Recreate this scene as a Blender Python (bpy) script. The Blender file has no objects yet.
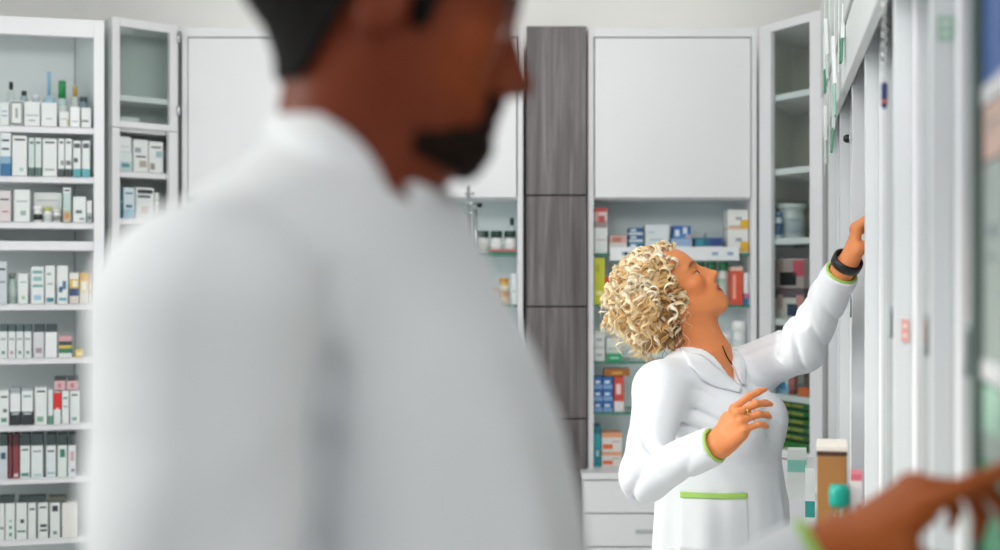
import bpy, bmesh, math, random
import numpy as np
from mathutils import Vector, Matrix
R = math.radians
C = bpy.context.scene.collection
FPX = 1389.0                      # focal length in pixels of the 1000x550 photograph
CAMZ = 1.5

# ---------------------------------------------------------------- camera, light, exposure
cam_data = bpy.data.cameras.new('camera'); cam = bpy.data.objects.new('camera', cam_data); C.objects.link(cam)
cam.location = (0, 0, CAMZ); cam.rotation_euler = (R(90), 0, 0)
cam_data.sensor_width = 36.0; cam_data.lens = 50.0
cam_data.dof.use_dof = True; cam_data.dof.focus_distance = 3.3; cam_data.dof.aperture_fstop = 2.35
cam_data.clip_start = 0.05
bpy.context.scene.camera = cam
sc = bpy.context.scene
sc.view_settings.view_transform = 'Standard'; sc.view_settings.look = 'None'
sc.view_settings.gamma = 1.0; sc.view_settings.use_curve_mapping = False
sc.view_settings.exposure = 0.0
sc.cycles.use_denoising = True
sc.cycles.max_bounces = 10; sc.cycles.diffuse_bounces = 5; sc.cycles.transparent_max_bounces = 16
sc.cycles.sample_clamp_indirect = 6.0

wd = bpy.data.worlds.new('daylight'); sc.world = wd; wd.use_nodes = True
_bg = wd.node_tree.nodes['Background']
_bg.inputs['Color'].default_value = (0.94, 0.965, 1.0, 1); _bg.inputs['Strength'].default_value = 0.60

def add_light(name, kind, loc, target, energy, color=(1, 1, 1), size=(1, 1), angle=None):
    d = bpy.data.lights.new(name, kind); o = bpy.data.objects.new(name, d); C.objects.link(o)
    d.energy = energy; d.color = color
    if kind == 'AREA':
        d.shape = 'RECTANGLE'; d.size, d.size_y = size
    if angle is not None: d.angle = angle
    o.location = loc
    o.rotation_euler = (Vector(target) - Vector(loc)).to_track_quat('-Z', 'Y').to_euler()
    return o
add_light('sun', 'SUN', (-6, 3.2, 2.85), (0.3, 3.4, 0.9), 2.3, (1.0, 0.95, 0.87), angle=R(6))
add_light('window_daylight', 'AREA', (-2.55, 2.2, 1.6), (0.3, 2.6, 1.3), 24, (0.93, 0.96, 1.0), (3.6, 2.0))
add_light('cabinet_fill_lamp', 'AREA', (0.12, 1.8, 2.70), (0.3, 5.0, 0.8), 46, (1.0, 0.99, 0.98), (2.4, 0.7))  # unseen lamp tilted forward as added fill for the back cabinets and woman
add_light('ceiling_lamp_back', 'AREA', (-0.1, 4.0, 2.74), (-0.1, 4.0, 0), 6, (1.0, 0.99, 0.97), (2.2, 0.5))
add_light('ceiling_lamp_near', 'AREA', (0.0, 0.15, 2.72), (0.15, 2.6, 1.0), 12, (1.0, 0.99, 0.98), (1.8, 0.8))
add_light('wall_top_fill', 'AREA', (-0.1, 5.22, 2.43), (-0.1, 5.40, 2.75), 0.9, (1.0, 0.99, 0.97), (2.4, 0.06))  # unseen uplight added on the cabinet tops to brighten the wall above

# ---------------------------------------------------------------- helpers
def lin(h):
    h = h.lstrip('#'); o = []
    for i in (0, 2, 4):
        c = int(h[i:i+2], 16) / 255
        o.append(c / 12.92 if c <= 0.04045 else ((c + 0.055) / 1.055) ** 2.4)
    return tuple(o) + (1.0,)
def W(px, py, Y):                  # the place seen at a spot of the photograph, at depth Y
    return Vector(((px - 500) * Y / FPX, Y, CAMZ - (py - 275) * Y / FPX))
def zat(py, Y): return CAMZ - (py - 275) * Y / FPX

_mats = {}
def mat(hexc, rough=0.5, var=0.04, scale=30.0, metallic=0.0, bump=0.0, spec=0.5, sheen=0.0, sss=0.0):
    key = (hexc, rough, var, scale, metallic, bump, spec, sheen, sss)
    if key in _mats: return _mats[key]
    m = bpy.data.materials.new('paint_' + hexc.lstrip('#')); m.use_nodes = True; nt = m.node_tree
    b = nt.nodes['Principled BSDF']
    c = lin(hexc)
    tc = nt.nodes.new('ShaderNodeTexCoord'); nz = nt.nodes.new('ShaderNodeTexNoise')
    nz.inputs['Scale'].default_value = scale; nz.inputs['Detail'].default_value = 3
    nt.links.new(tc.outputs['Object'], nz.inputs['Vector'])
    mx = nt.nodes.new('ShaderNodeMix'); mx.data_type = 'RGBA'
    mx.inputs['A'].default_value = tuple(max(0, x * (1 - var)) for x in c[:3]) + (1,)
    mx.inputs['B'].default_value = tuple(min(1, x * (1 + var)) for x in c[:3]) + (1,)
    nt.links.new(nz.outputs['Fac'], mx.inputs['Factor']); nt.links.new(mx.outputs['Result'], b.inputs['Base Color'])
    b.inputs['Roughness'].default_value = rough; b.inputs['Metallic'].default_value = metallic
    b.inputs['Specular IOR Level'].default_value = spec
    if sheen: b.inputs['Sheen Weight'].default_value = sheen
    if sss:
        b.inputs['Subsurface Weight'].default_value = sss; b.inputs['Subsurface Radius'].default_value = (0.012, 0.005, 0.003)
        b.inputs['Subsurface Scale'].default_value = 0.6
    if bump:
        bp = nt.nodes.new('ShaderNodeBump'); bp.inputs['Strength'].default_value = bump; bp.inputs['Distance'].default_value = 0.004
        nt.links.new(nz.outputs['Fac'], bp.inputs['Height']); nt.links.new(bp.outputs['Normal'], b.inputs['Normal'])
    _mats[key] = m
    return m
def glass_mat(name, tint, gloss=0.06, rough=0.02):
    m = bpy.data.materials.new(name); m.use_nodes = True; nt = m.node_tree; nt.nodes.clear()
    out = nt.nodes.new('ShaderNodeOutputMaterial'); tr = nt.nodes.new('ShaderNodeBsdfTransparent'); gl = nt.nodes.new('ShaderNodeBsdfGlossy')
    tr.inputs['Color'].default_value = tint; gl.inputs['Roughness'].default_value = rough
    lw = nt.nodes.new('ShaderNodeLayerWeight'); lw.inputs['Blend'].default_value = 0.5
    pw = nt.nodes.new('ShaderNodeMath'); pw.operation = 'POWER'; pw.inputs[1].default_value = 5.0
    fr = nt.nodes.new('ShaderNodeMath'); fr.operation = 'MULTIPLY_ADD'; fr.inputs[1].default_value = 0.85; fr.inputs[2].default_value = 0.04
    nt.links.new(lw.outputs['Facing'], pw.inputs[0]); nt.links.new(pw.outputs[0], fr.inputs[0])
    mx = nt.nodes.new('ShaderNodeMixShader')
    nt.links.new(fr.outputs[0], mx.inputs[0]); nt.links.new(tr.outputs[0], mx.inputs[1]); nt.links.new(gl.outputs[0], mx.inputs[2])
    nt.links.new(mx.outputs[0], out.inputs['Surface'])
    return m
def attr_mat(name, attr, rough=0.5, sss=0.0, spec=0.5, scale=60, var=0.12, bump=0.0, bscale=400):
    m = bpy.data.materials.new(name); m.use_nodes = True; nt = m.node_tree; b = nt.nodes['Principled BSDF']
    at = nt.nodes.new('ShaderNodeAttribute'); at.attribute_name = attr
    tc = nt.nodes.new('ShaderNodeTexCoord'); nz = nt.nodes.new('ShaderNodeTexNoise'); nz.inputs['Scale'].default_value = scale; nz.inputs['Detail'].default_value = 4
    nt.links.new(tc.outputs['Object'], nz.inputs['Vector'])
    mr = nt.nodes.new('ShaderNodeMapRange'); mr.inputs['To Min'].default_value = 1 - var; mr.inputs['To Max'].default_value = 1 + var
    nt.links.new(nz.outputs['Fac'], mr.inputs['Value'])
    vm = nt.nodes.new('ShaderNodeVectorMath'); vm.operation = 'SCALE'
    nt.links.new(at.outputs['Color'], vm.inputs[0]); nt.links.new(mr.outputs['Result'], vm.inputs['Scale'])
    nt.links.new(vm.outputs['Vector'], b.inputs['Base Color'])
    b.inputs['Roughness'].default_value = rough; b.inputs['Specular IOR Level'].default_value = spec
    if sss:
        b.inputs['Subsurface Weight'].default_value = sss; b.inputs['Subsurface Radius'].default_value = (0.012, 0.005, 0.003); b.inputs['Subsurface Scale'].default_value = 0.6
    if bump:
        n2 = nt.nodes.new('ShaderNodeTexNoise'); n2.inputs['Scale'].default_value = bscale
        nt.links.new(tc.outputs['Object'], n2.inputs['Vector'])
        bp = nt.nodes.new('ShaderNodeBump'); bp.inputs['Strength'].default_value = bump; bp.inputs['Distance'].default_value = 0.001
        nt.links.new(n2.outputs['Fac'], bp.inputs['Height']); nt.links.new(bp.outputs['Normal'], b.inputs['Normal'])
    return m

def tag(o, label=None, cat=None, group=None, kind=None):
    if label: o['label'] = label
    if cat: o['category'] = cat
    if group: o['group'] = group
    if kind: o['kind'] = kind
    return o
def empty(name, loc, label, cat, group=None, rotz=0.0):
    o = bpy.data.objects.new(name, None); C.objects.link(o); o.empty_display_size = 0.05
    o.location = loc; o.rotation_euler = (0, 0, rotz)
    return tag(o, label, cat, group)

class MB:
    """collects faces with a material each, in the coordinates of the thing"""
    def __init__(s): s.v = []; s.f = []; s.m = []; s.sm = []
    def add(s, verts, faces, m, smooth=False):
        k = len(s.v); s.v += [tuple(p) for p in verts]
        for f in faces: s.f.append(tuple(k + i for i in f)); s.m.append(m); s.sm.append(smooth)
        return s
    def box(s, lo, hi, m):
        x0, y0, z0 = lo; x1, y1, z1 = hi
        return s.prism([(x0, y0), (x1, y0), (x1, y1), (x0, y1)], z0, z1, m)
    def prism(s, poly, z0, z1, m):           # plan outline, anticlockwise
        n = len(poly); v = [(x, y, z0) for x, y in poly] + [(x, y, z1) for x, y in poly]
        f = [tuple(range(n - 1, -1, -1)), tuple(range(n, 2 * n))] + [(i, (i + 1) % n, n + (i + 1) % n, n + i) for i in range(n)]
        return s.add(v, f, m)
    def lathe(s, prof, m, c=(0, 0, 0), n=18, axis=None):
        Q = Matrix.Identity(3) if axis is None else Vector((0, 0, 1)).rotation_difference(Vector(axis)).to_matrix()
        v = []; f = []; c = Vector(c)
        for r, z in prof:
            for i in range(n):
                a = 2 * math.pi * i / n; v.append(c + Q @ Vector((r * math.cos(a), r * math.sin(a), z)))
        for k in range(len(prof) - 1):
            for i in range(n):
                j = (i + 1) % n; f.append((k * n + i, k * n + j, (k + 1) * n + j, (k + 1) * n + i))
        f.append(tuple(range(n - 1, -1, -1))); q = (len(prof) - 1) * n; f.append(tuple(q + i for i in range(n)))
        return s.add(v, f, m, True)
    def tube(s, pts, r, m, n=8, closed=False):
        pts = [Vector(p) for p in pts]; N = len(pts); v = []; f = []
        rr = r if hasattr(r, '__len__') else [r] * N
        up = Vector((0.31, 0.22, 0.92))
        for i, p in enumerate(pts):
            a = pts[(i - 1) % N] if (closed or i) else p; b = pts[(i + 1) % N] if (closed or i < N - 1) else p
            t = (b - a).normalized(); x = t.cross(up).normalized(); y = t.cross(x)
            for k in range(n):
                q = 2 * math.pi * k / n; v.append(p + x * rr[i] * math.cos(q) + y * rr[i] * math.sin(q))
        for i in range(N if closed else N - 1):
            j = (i + 1) % N
            for k in range(n):
                l = (k + 1) % n; f.append((i * n + k, j * n + k, j * n + l, i * n + l))
        if not closed: f.append(tuple(range(n))); f.append(tuple((N - 1) * n + k for k in range(n - 1, -1, -1)))
        return s.add(v, f, m, True)
    def build(s, name, parent=None, bevel=0.0, origin=None):
        me = bpy.data.meshes.new(name)
        o0 = Vector(origin) if origin is not None else Vector((0, 0, 0))
        me.from_pydata([tuple(Vector(p) - o0) for p in s.v], [], s.f)
        ms = []
        for m in s.m:
            if m not in ms: ms.append(m)
        for m in ms: me.materials.append(m)
        for p, m, q in zip(me.polygons, s.m, s.sm): p.material_index = ms.index(m); p.use_smooth = q
        bm = bmesh.new(); bm.from_mesh(me); bmesh.ops.recalc_face_normals(bm, faces=bm.faces); bm.to_mesh(me); bm.free()
        o = bpy.data.objects.new(name, me); C.objects.link(o)
        if parent is not None: o.parent = parent
        elif origin is not None: o.location = origin
        if bevel:
            b = o.modifiers.new('bevel', 'BEVEL'); b.width = bevel; b.segments = 2; b.limit_method = 'ANGLE'; b.angle_limit = R(40)
        return o

WHITE = mat('E9E9EB', 0.35, 0.015, 6)
WHITEB = mat('E0E2E3', 0.45, 0.02, 6)
INNER = mat('D9E1DF', 0.55, 0.03, 8)
DARKIN = mat('D4D8C8', 0.6, 0.05, 8)
NICHE = mat('E4EEEF', 0.55, 0.03, 8)
GLASS = glass_mat('clear_pane', (0.93, 0.96, 0.95, 1))
SHELFGLASS = glass_mat('green_glass_sheet', (0.92, 0.97, 0.955, 1))
GEDGE = mat('3E7F6B', 0.2, 0.1, 20)
CHROME = mat('C9CCCE', 0.15, 0.03, 20, metallic=1.0)
BLACK = mat('15171A', 0.35, 0.1, 30)
# ---------------------------------------------------------------- the room
def wood_mat():
    m = bpy.data.materials.new('grey_wood_veneer'); m.use_nodes = True; nt = m.node_tree; b = nt.nodes['Principled BSDF']
    tc = nt.nodes.new('ShaderNodeTexCoord'); mp = nt.nodes.new('ShaderNodeMapping'); mp.inputs['Scale'].default_value = (38, 38, 1.6)
    n1 = nt.nodes.new('ShaderNodeTexNoise'); n1.inputs['Scale'].default_value = 1.0; n1.inputs['Detail'].default_value = 6; n1.inputs['Roughness'].default_value = 0.65
    n1.inputs['Distortion'].default_value = 0.6
    nt.links.new(tc.outputs['Object'], mp.inputs['Vector']); nt.links.new(mp.outputs['Vector'], n1.inputs['Vector'])
    cr = nt.nodes.new('ShaderNodeValToRGB'); e = cr.color_ramp.elements
    e[0].position = 0.30; e[0].color = lin('453F40'); e[1].position = 0.72; e[1].color = lin('8A8384')
    x = cr.color_ramp.elements.new(0.5); x.color = lin('655F60')
    nt.links.new(n1.outputs['Fac'], cr.inputs['Fac']); nt.links.new(cr.outputs['Color'], b.inputs['Base Color'])
    b.inputs['Roughness'].default_value = 0.45
    return m
WOOD = wood_mat()
def tile_mat():
    m = bpy.data.materials.new('pale_floor_tiles'); m.use_nodes = True; nt = m.node_tree; b = nt.nodes['Principled BSDF']
    tc = nt.nodes.new('ShaderNodeTexCoord'); br = nt.nodes.new('ShaderNodeTexBrick'); br.offset = 0
    br.inputs['Color1'].default_value = lin('CFCFCB'); br.inputs['Color2'].default_value = lin('C8C8C4'); br.inputs['Mortar'].default_value = lin('A9A9A5')
    br.inputs['Scale'].default_value = 1.0; br.inputs['Mortar Size'].default_value = 0.006; br.inputs['Brick Width'].default_value = 0.6; br.inputs['Row Height'].default_value = 0.6
    nt.links.new(tc.outputs['Object'], br.inputs['Vector']); nt.links.new(br.outputs['Color'], b.inputs['Base Color']); b.inputs['Roughness'].default_value = 0.3
    return m
WALLM = mat('EFEEEB', 0.8, 0.02, 4); CEIL = mat('ECECEA', 0.85, 0.01, 4)
def struct(name, mb, bevel=0.0):
    return tag(mb.build(name, bevel=bevel), kind='structure')
# right-hand wall line: X = WX0 + WT * Y (front plane of the shelving)
WX0, WT = 0.2364, 0.193
WU = Vector((WT, 1, 0)).normalized(); WN = Vector((WU.y, -WU.x, 0))
def wp(Y, d, z=0.0):                # on the shelving plane at depth Y, d metres behind it
    p = Vector((WX0 + WT * Y, Y, 0)) + WN * d; return Vector((p.x, p.y, z))
struct('floor', MB().box((-3.2, -2.0, -0.05), (2.6, 5.6, 0), tile_mat()))
struct('ceiling', MB().box((-3.2, -2.0, 2.8), (2.6, 5.6, 2.85), CEIL))
struct('wall_back', MB().box((-3.2, 5.45, 0), (2.6, 5.6, 2.8), WALLM))
wl = MB()                            # left wall with its wide window
wl.box((-2.9, -2.0, 0), (-2.75, 5.45, 0.35), WALLM); wl.box((-2.9, -2.0, 2.62), (-2.75, 5.45, 2.8), WALLM)
wl.box((-2.9, -2.0, 0.35), (-2.75, 0.1, 2.62), WALLM); wl.box((-2.9, 4.35, 0.35), (-2.75, 5.45, 2.62), WALLM)
struct('wall_left', wl)
wf = MB()
for y in (0.1, 1.5, 2.9, 4.29): wf.box((-2.88, y, 0.35), (-2.80, y + 0.06, 2.62), WHITE)
wf.box((-2.88, 0.1, 0.35), (-2.80, 4.35, 0.42), WHITE); wf.box((-2.88, 0.1, 2.55), (-2.80, 4.35, 2.62), WHITE)
window = struct('window_1', wf)
pn = MB(); pn.box((-2.845, 0.16, 0.42), (-2.835, 4.29, 2.55), GLASS); pn.build('window_pane', window)
a, b, c, d = wp(-0.6, 0.36), wp(5.25, 0.36), wp(5.25, 0.48), wp(-0.6, 0.48)
struct('wall_right', MB().prism([(d.x, d.y), (c.x, c.y), (b.x, b.y), (a.x, a.y)], 0, 2.8, WALLM))

# ---------------------------------------------------------------- cabinets
def offs(p, *moves):
    q = Vector((p[0], p[1]))
    for v, k in moves: q = q + Vector(v) * k
    return (q.x, q.y)
def board(parent, o, name, poly, z0, z1, m=WHITE, bevel=0.0015):
    return MB().prism(poly, z0, z1, m).build(name, parent, bevel, origin=o)
def glass_board(parent, o, name, x0, x1, y0, y1, z):
    mb = MB(); t = 0.009
    v = [(x0, y0, z - t), (x1, y0, z - t), (x1, y1, z - t), (x0, y1, z - t), (x0, y0, z), (x1, y0, z), (x1, y1, z), (x0, y1, z)]
    mb.add(v, [(3, 2, 1, 0), (4, 5, 6, 7)], SHELFGLASS); mb.add(v, [(0, 1, 5, 4), (1, 2, 6, 5), (2, 3, 7, 6), (3, 0, 4, 7)], GEDGE)
    return mb.build(name, parent, origin=o)

Z_TOP = 2.392
GZ = [1.579, 1.392, 1.187, 1.003]     # glass shelves of the tall cabinets
Z_BASE = 0.804
def tall_cabinet(x0, x1, label, left_base=0.03):
    o = (x0 + (x1 - x0) / 2, 5.2, 0); r = empty('tall_cabinet', o, label, 'cabinet', 'tall white cabinets along the back wall')
    t = 0.02; yb = 5.42
    for xa, xb in ((x0, x0 + t), (x1 - t, x1)): board(r, o, 'side_panel', [(xa, 5.0), (xb, 5.0), (xb, yb), (xa, yb)], 0.8, Z_TOP)
    board(r, o, 'back_panel', [(x0 + t, 5.262), (x1 - t, 5.262), (x1 - t, 5.275), (x0 + t, 5.275)], 0.8, Z_TOP - t, NICHE)
    board(r, o, 'top_panel', [(x0 + t, 5.0), (x1 - t, 5.0), (x1 - t, yb), (x0 + t, yb)], Z_TOP - 0.035, Z_TOP)
    board(r, o, 'divider', [(x0 + t, 5.02), (x1 - t, 5.02), (x1 - t, 5.260), (x0 + t, 5.260)], 1.772, 1.790)
    d = board(r, o, 'door', [(x0 + t + 0.004, 4.992), (x1 - t - 0.004, 4.992), (x1 - t - 0.004, 5.012), (x0 + t + 0.004, 5.012)], 1.778, Z_TOP - 0.040, WHITE, 0.002)
    for z in GZ: glass_board(r, o, 'glass_shelf', x0 + t, x1 - t, 5.035, 5.260, z)
    bx0, bx1 = x0 - left_base, x1
    board(r, o, 'base_carcass', [(bx0 + 0.004, 4.902), (bx1 - 0.004, 4.902), (bx1 - 0.004, yb), (bx0 + 0.004, yb)], 0.08, Z_BASE - 0.022, WHITEB)
    board(r, o, 'base_top', [(bx0, 4.878), (bx1, 4.878), (bx1, yb), (bx0, yb)], Z_BASE - 0.022, Z_BASE)
    board(r, o, 'plinth', [(bx0 + 0.01, 4.93), (bx1 - 0.01, 4.93), (bx1 - 0.01, 4.95), (bx0 + 0.01, 4.95)], 0, 0.08, WHITEB)
    z1 = Z_BASE - 0.027
    for h in (0.118, 0.118, 0.215, 0.215):
        dr = board(r, o, 'drawer', [(bx0 + 0.008, 4.882), (bx1 - 0.008, 4.882), (bx1 - 0.008, 4.901), (bx0 + 0.008, 4.901)], z1 - h + 0.005, z1, WHITE, 0.002)
        xm = (bx0 + bx1) / 2 - 0.13
        MB().box((xm, 4.874, z1 - h * 0.56), (xm + 0.26, 4.883, z1 - h * 0.56 + 0.012), mat('B9BEC0', 0.3, 0.03, 30)).build('handle', dr, 0.003, origin=o)
        z1 -= h
    return r
XA, XB1, XB2, XC1, XC2 = -1.145, -0.533, 0.083, 0.317, 0.925
tall_cabinet(XA, XB1 - 0.001, 'tall white cabinet behind the man, beside the glass-fronted corner cabinet', 0)
tall_cabinet(XB1 + 0.001, XB2, 'tall white cabinet left of the grey wood column, behind the man\'s face', 0)
tall_cabinet(XC1, XC2, 'tall white cabinet with glass shelves behind the curly-haired woman', 0.030)

# the grey wood column
xw0, xw1 = 0.0945, 0.3105; ow = (0.2, 5.2, 0)
col = empty('wood_column', ow, 'floor-to-top column of grey wood veneer panels between two white cabinets', 'column')
board(col, ow, 'core', [(xw0 + 0.004, 5.0), (xw1 - 0.004, 5.0), (xw1 - 0.004, 5.42), (xw0 + 0.004, 5.42)], 0, 2.39, mat('2B2829', 0.6))
zz = [2.392, 1.783, 1.384, 0.982, 0.80, 0.40, 0.0]
for z1, z0 in zip(zz[:-1], zz[1:]):
    p = MB().box((-(xw1 - xw0) / 2, -0.011, z0 + 0.005), ((xw1 - xw0) / 2, 0.011, z1), WOOD).build('veneer_panel', col, 0.002)
    p.location = ((xw0 + xw1) / 2 - ow[0], 4.988 - ow[1], 0)

# left shelving cabinet, turned towards the room
LA = Vector((-1.345, 4.72)); LU = Vector((0.963, 0.27)); LN = Vector((-0.27, 0.963)); LS = Vector((-0.55, 0.835))
lo_ = (-1.7, 4.75, 0)
lc = empty('shelf_cabinet', lo_, 'wide open white shelf cabinet full of small boxes at the left edge of the room', 'cabinet')
def L2(s, d): return tuple(LA + LU * s + LN * d)
Lw = 0.80
board(lc, lo_, 'front_stile', [L2(-0.034, 0), L2(0, 0), L2(0, 0.02), L2(-0.034, 0.02)], 0.05, 2.365)
board(lc, lo_, 'front_stile', [L2(-Lw, 0), L2(-Lw + 0.034, 0), L2(-Lw + 0.034, 0.02), L2(-Lw, 0.02)], 0.05, 2.365)
board(lc, lo_, 'top_rail', [L2(-Lw + 0.034, 0), L2(-0.034, 0), L2(-0.034, 0.02), L2(-Lw + 0.034, 0.02)], 2.305, 2.365)
bR = tuple(LA + LS * 0.28); iR = tuple(LA + LS * 0.27 + LU * (-0.03))
board(lc, lo_, 'side_panel', [L2(-0.016, 0.02), L2(0.0, 0.02), bR, tuple(Vector(bR) - LU * 0.018)], 0.05, 2.36, INNER)
board(lc, lo_, 'side_panel', [L2(-Lw, 0.02), L2(-Lw + 0.016, 0.02), L2(-Lw + 0.016, 0.25), L2(-Lw, 0.25)], 0.05, 2.36, INNER)
dB = (Vector(bR) - LA).dot(LN); sB = (Vector(bR) - LA).dot(LU)
board(lc, lo_, 'back_panel', [L2(-Lw + 0.016, dB - 0.012), L2(sB - 0.018, dB - 0.012), L2(sB - 0.018, dB), L2(-Lw + 0.016, dB)], 0.05, 2.36, INNER)
board(lc, lo_, 'top_panel', [L2(-Lw + 0.016, 0.02), L2(-0.020, 0.02), L2(sB - 0.022, dB - 0.012), L2(-Lw + 0.016, dB - 0.012)], 2.34, 2.36)
LZ = {1: 2.001, 2: 1.833, 3: 1.678, 0: 1.614, 4: 1.4025, 5: 1.221, 6: 0.996, 7: 0.8175, 8: 0.612, 9: 0.40, 10: 0.18}
for k, z in LZ.items():
    board(lc, lo_, 'divider' if k == 0 else 'shelf', [L2(-Lw + 0.018, 0.021), L2(-0.020, 0.021), L2(sB - 0.026, dB - 0.013), L2(-Lw + 0.018, dB - 0.013)], z - (0.031 if k == 0 else 0.021), z, WHITE)
board(lc, lo_, 'plinth', [L2(-Lw, 0.03), L2(0, 0.03), L2(0, 0.05), L2(-Lw, 0.05)], 0, 0.05, WHITEB)

def frame_front(r, o, A, B, zbot, ztop, st, rail_top, rail_bot, th=0.022, outer=0.0, name='door_frame'):
    """glazed door: two stiles, two rails in one frame mesh and its pane"""
    A = Vector(A); B = Vector(B); u = (B - A).normalized(); n = Vector((-u.y, u.x)); w = (B - A).length
    def q(s, d): return tuple(A + u * s + n * d)
    mb = MB()
    mb.prism([q(0, 0), q(st, 0), q(st, th), q(0, th)], zbot, ztop, WHITE); mb.prism([q(w - st, 0), q(w, 0), q(w, th), q(w - st, th)], zbot, ztop, WHITE)
    mb.prism([q(st, 0), q(w - st, 0), q(w - st, th), q(st, th)], ztop - rail_top, ztop, WHITE); mb.prism([q(st, 0), q(w - st, 0), q(w - st, th), q(st, th)], zbot, zbot + rail_bot, WHITE)
    f = mb.build(name, r, 0.002, origin=o)
    MB().prism([q(st, 0.008), q(w - st, 0.008), q(w - st, 0.013), q(st, 0.013)], zbot + rail_bot, ztop - rail_top, GLASS).build('glass_pane', f, origin=o)
    return f
# narrow cabinet across the left corner
NA = Vector((-1.336, 4.785)); NB = Vector((-1.152, 4.968)); NU = (NB - NA).normalized(); NN = Vector((-NU.y, NU.x)); NW = (NB - NA).length
nbl = (-1.462, 5.0); nbr = (-1.152, 5.22)
no_ = (-1.27, 5.0, 0)
nc = empty('corner_cabinet', no_, 'narrow white corner cabinet with a glazed upper door, set across the left corner', 'cabinet')
def N2(s, d): return tuple(NA + NU * s + NN * d)
frame_front(nc, no_, NA, NB, 2.012, 2.392, 0.030, 0.030, 0.022)
board(nc, no_, 'front_stile', [N2(0, 0), N2(0.030, 0), N2(0.030, 0.02), N2(0, 0.02)], 0.05, 2.010)
board(nc, no_, 'front_stile', [N2(NW - 0.034, 0), N2(NW, 0), N2(NW, 0.02), N2(NW - 0.034, 0.02)], 0.05, 2.010)
board(nc, no_, 'side_panel', [N2(0, 0.023), N2(0.016, 0.023), (nbl[0] + 0.016, nbl[1]), nbl], 0.05, 2.39, INNER)
board(nc, no_, 'side_panel', [N2(NW - 0.020, 0.023), N2(NW - 0.004, 0.023), nbr, (nbr[0] - 0.016, nbr[1])], 0.05, 2.39, INNER)
board(nc, no_, 'back_panel', [nbl, nbr, (nbr[0], nbr[1] + 0.012), (nbl[0], nbl[1] + 0.012)], 0.05, 2.39, INNER)
inner = [N2(0.020, 0.024), N2(NW - 0.024, 0.024), (nbr[0] - 0.02, nbr[1] - 0.016), (nbl[0] + 0.024, nbl[1] + 0.001)]
board(nc, no_, 'top_panel', inner, 2.372, 2.39)
NZ = [2.128, 2.020, 1.862, 1.697, 1.50, 1.30, 1.08, 0.86, 0.62, 0.38, 0.14]
for z in NZ: board(nc, no_, 'shelf', inner, z - 0.020, z)
board(nc, no_, 'plinth', [N2(0, 0.03), N2(NW, 0.03), N2(NW, 0.045), N2(0, 0.045)], 0, 0.05, WHITEB)
for z in (2.33, 2.07): MB().lathe([(0.006, 0), (0.006, 0.035)], CHROME, (NB.x + 0.004, NB.y - 0.008, z), 10).build('hinge', nc, origin=no_)

# glazed cabinet across the right corner
DA = Vector((0.930, 4.990)); DB = Vector((1.080, 4.660)); DU = (DB - DA).normalized(); DN = Vector((-DU.y, DU.x)); DW = (DB - DA).length
dbr = tuple(DB + DN * 0.30 + Vector((0.03, 0.05))); dbl = (1.12, 5.40)
do_ = (1.1, 5.0, 0)
dc = empty('corner_cabinet', do_, 'tall white corner cabinet with one long glazed door, behind the woman\'s raised arm', 'cabinet')
def D2(s, d): return tuple(DA + DU * s + DN * d)
dfr = frame_front(dc, do_, DA, DB, 0.86, 2.392, 0.068, 0.03, 0.03)
board(dc, do_, 'side_panel', [D2(0, 0.024), D2(0.018, 0.024), (dbl[0] + 0.018, dbl[1]), dbl], 0.06, 2.385, DARKIN)
board(dc, do_, 'side_panel', [D2(DW - 0.018, 0.024), D2(DW, 0.024), dbr, tuple(Vector(dbr) - DU * 0.018)], 0.06, 2.385, DARKIN)
board(dc, do_, 'back_panel', [dbr, (dbr[0] + 0.012, dbr[1]), (dbl[0] + 0.03, dbl[1]), (dbl[0] + 0.018, dbl[1])], 0.06, 2.385, DARKIN)
dinner = [D2(0.02, 0.026), D2(DW - 0.02, 0.026), (dbr[0] - 0.012, dbr[1] + 0.012), (dbl[0] + 0.018, dbl[1] - 0.02)]
board(dc, do_, 'top_panel', dinner, 2.365, 2.385, WHITEB)
DZ = [2.140, 1.876, 1.630, 1.344, 1.078, 0.842]
for z in DZ: board(dc, do_, 'shelf', dinner, z - 0.022, z, WHITE)
board(dc, do_, 'base_door', [D2(0.0, 0.0), D2(DW, 0.0), D2(DW, 0.02), D2(0.0, 0.02)], 0.06, 0.855, WHITE)
board(dc, do_, 'plinth', [D2(0.0, 0.03), D2(DW, 0.03), D2(DW, 0.045), D2(0.0, 0.045)], 0, 0.06, WHITEB)

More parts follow.
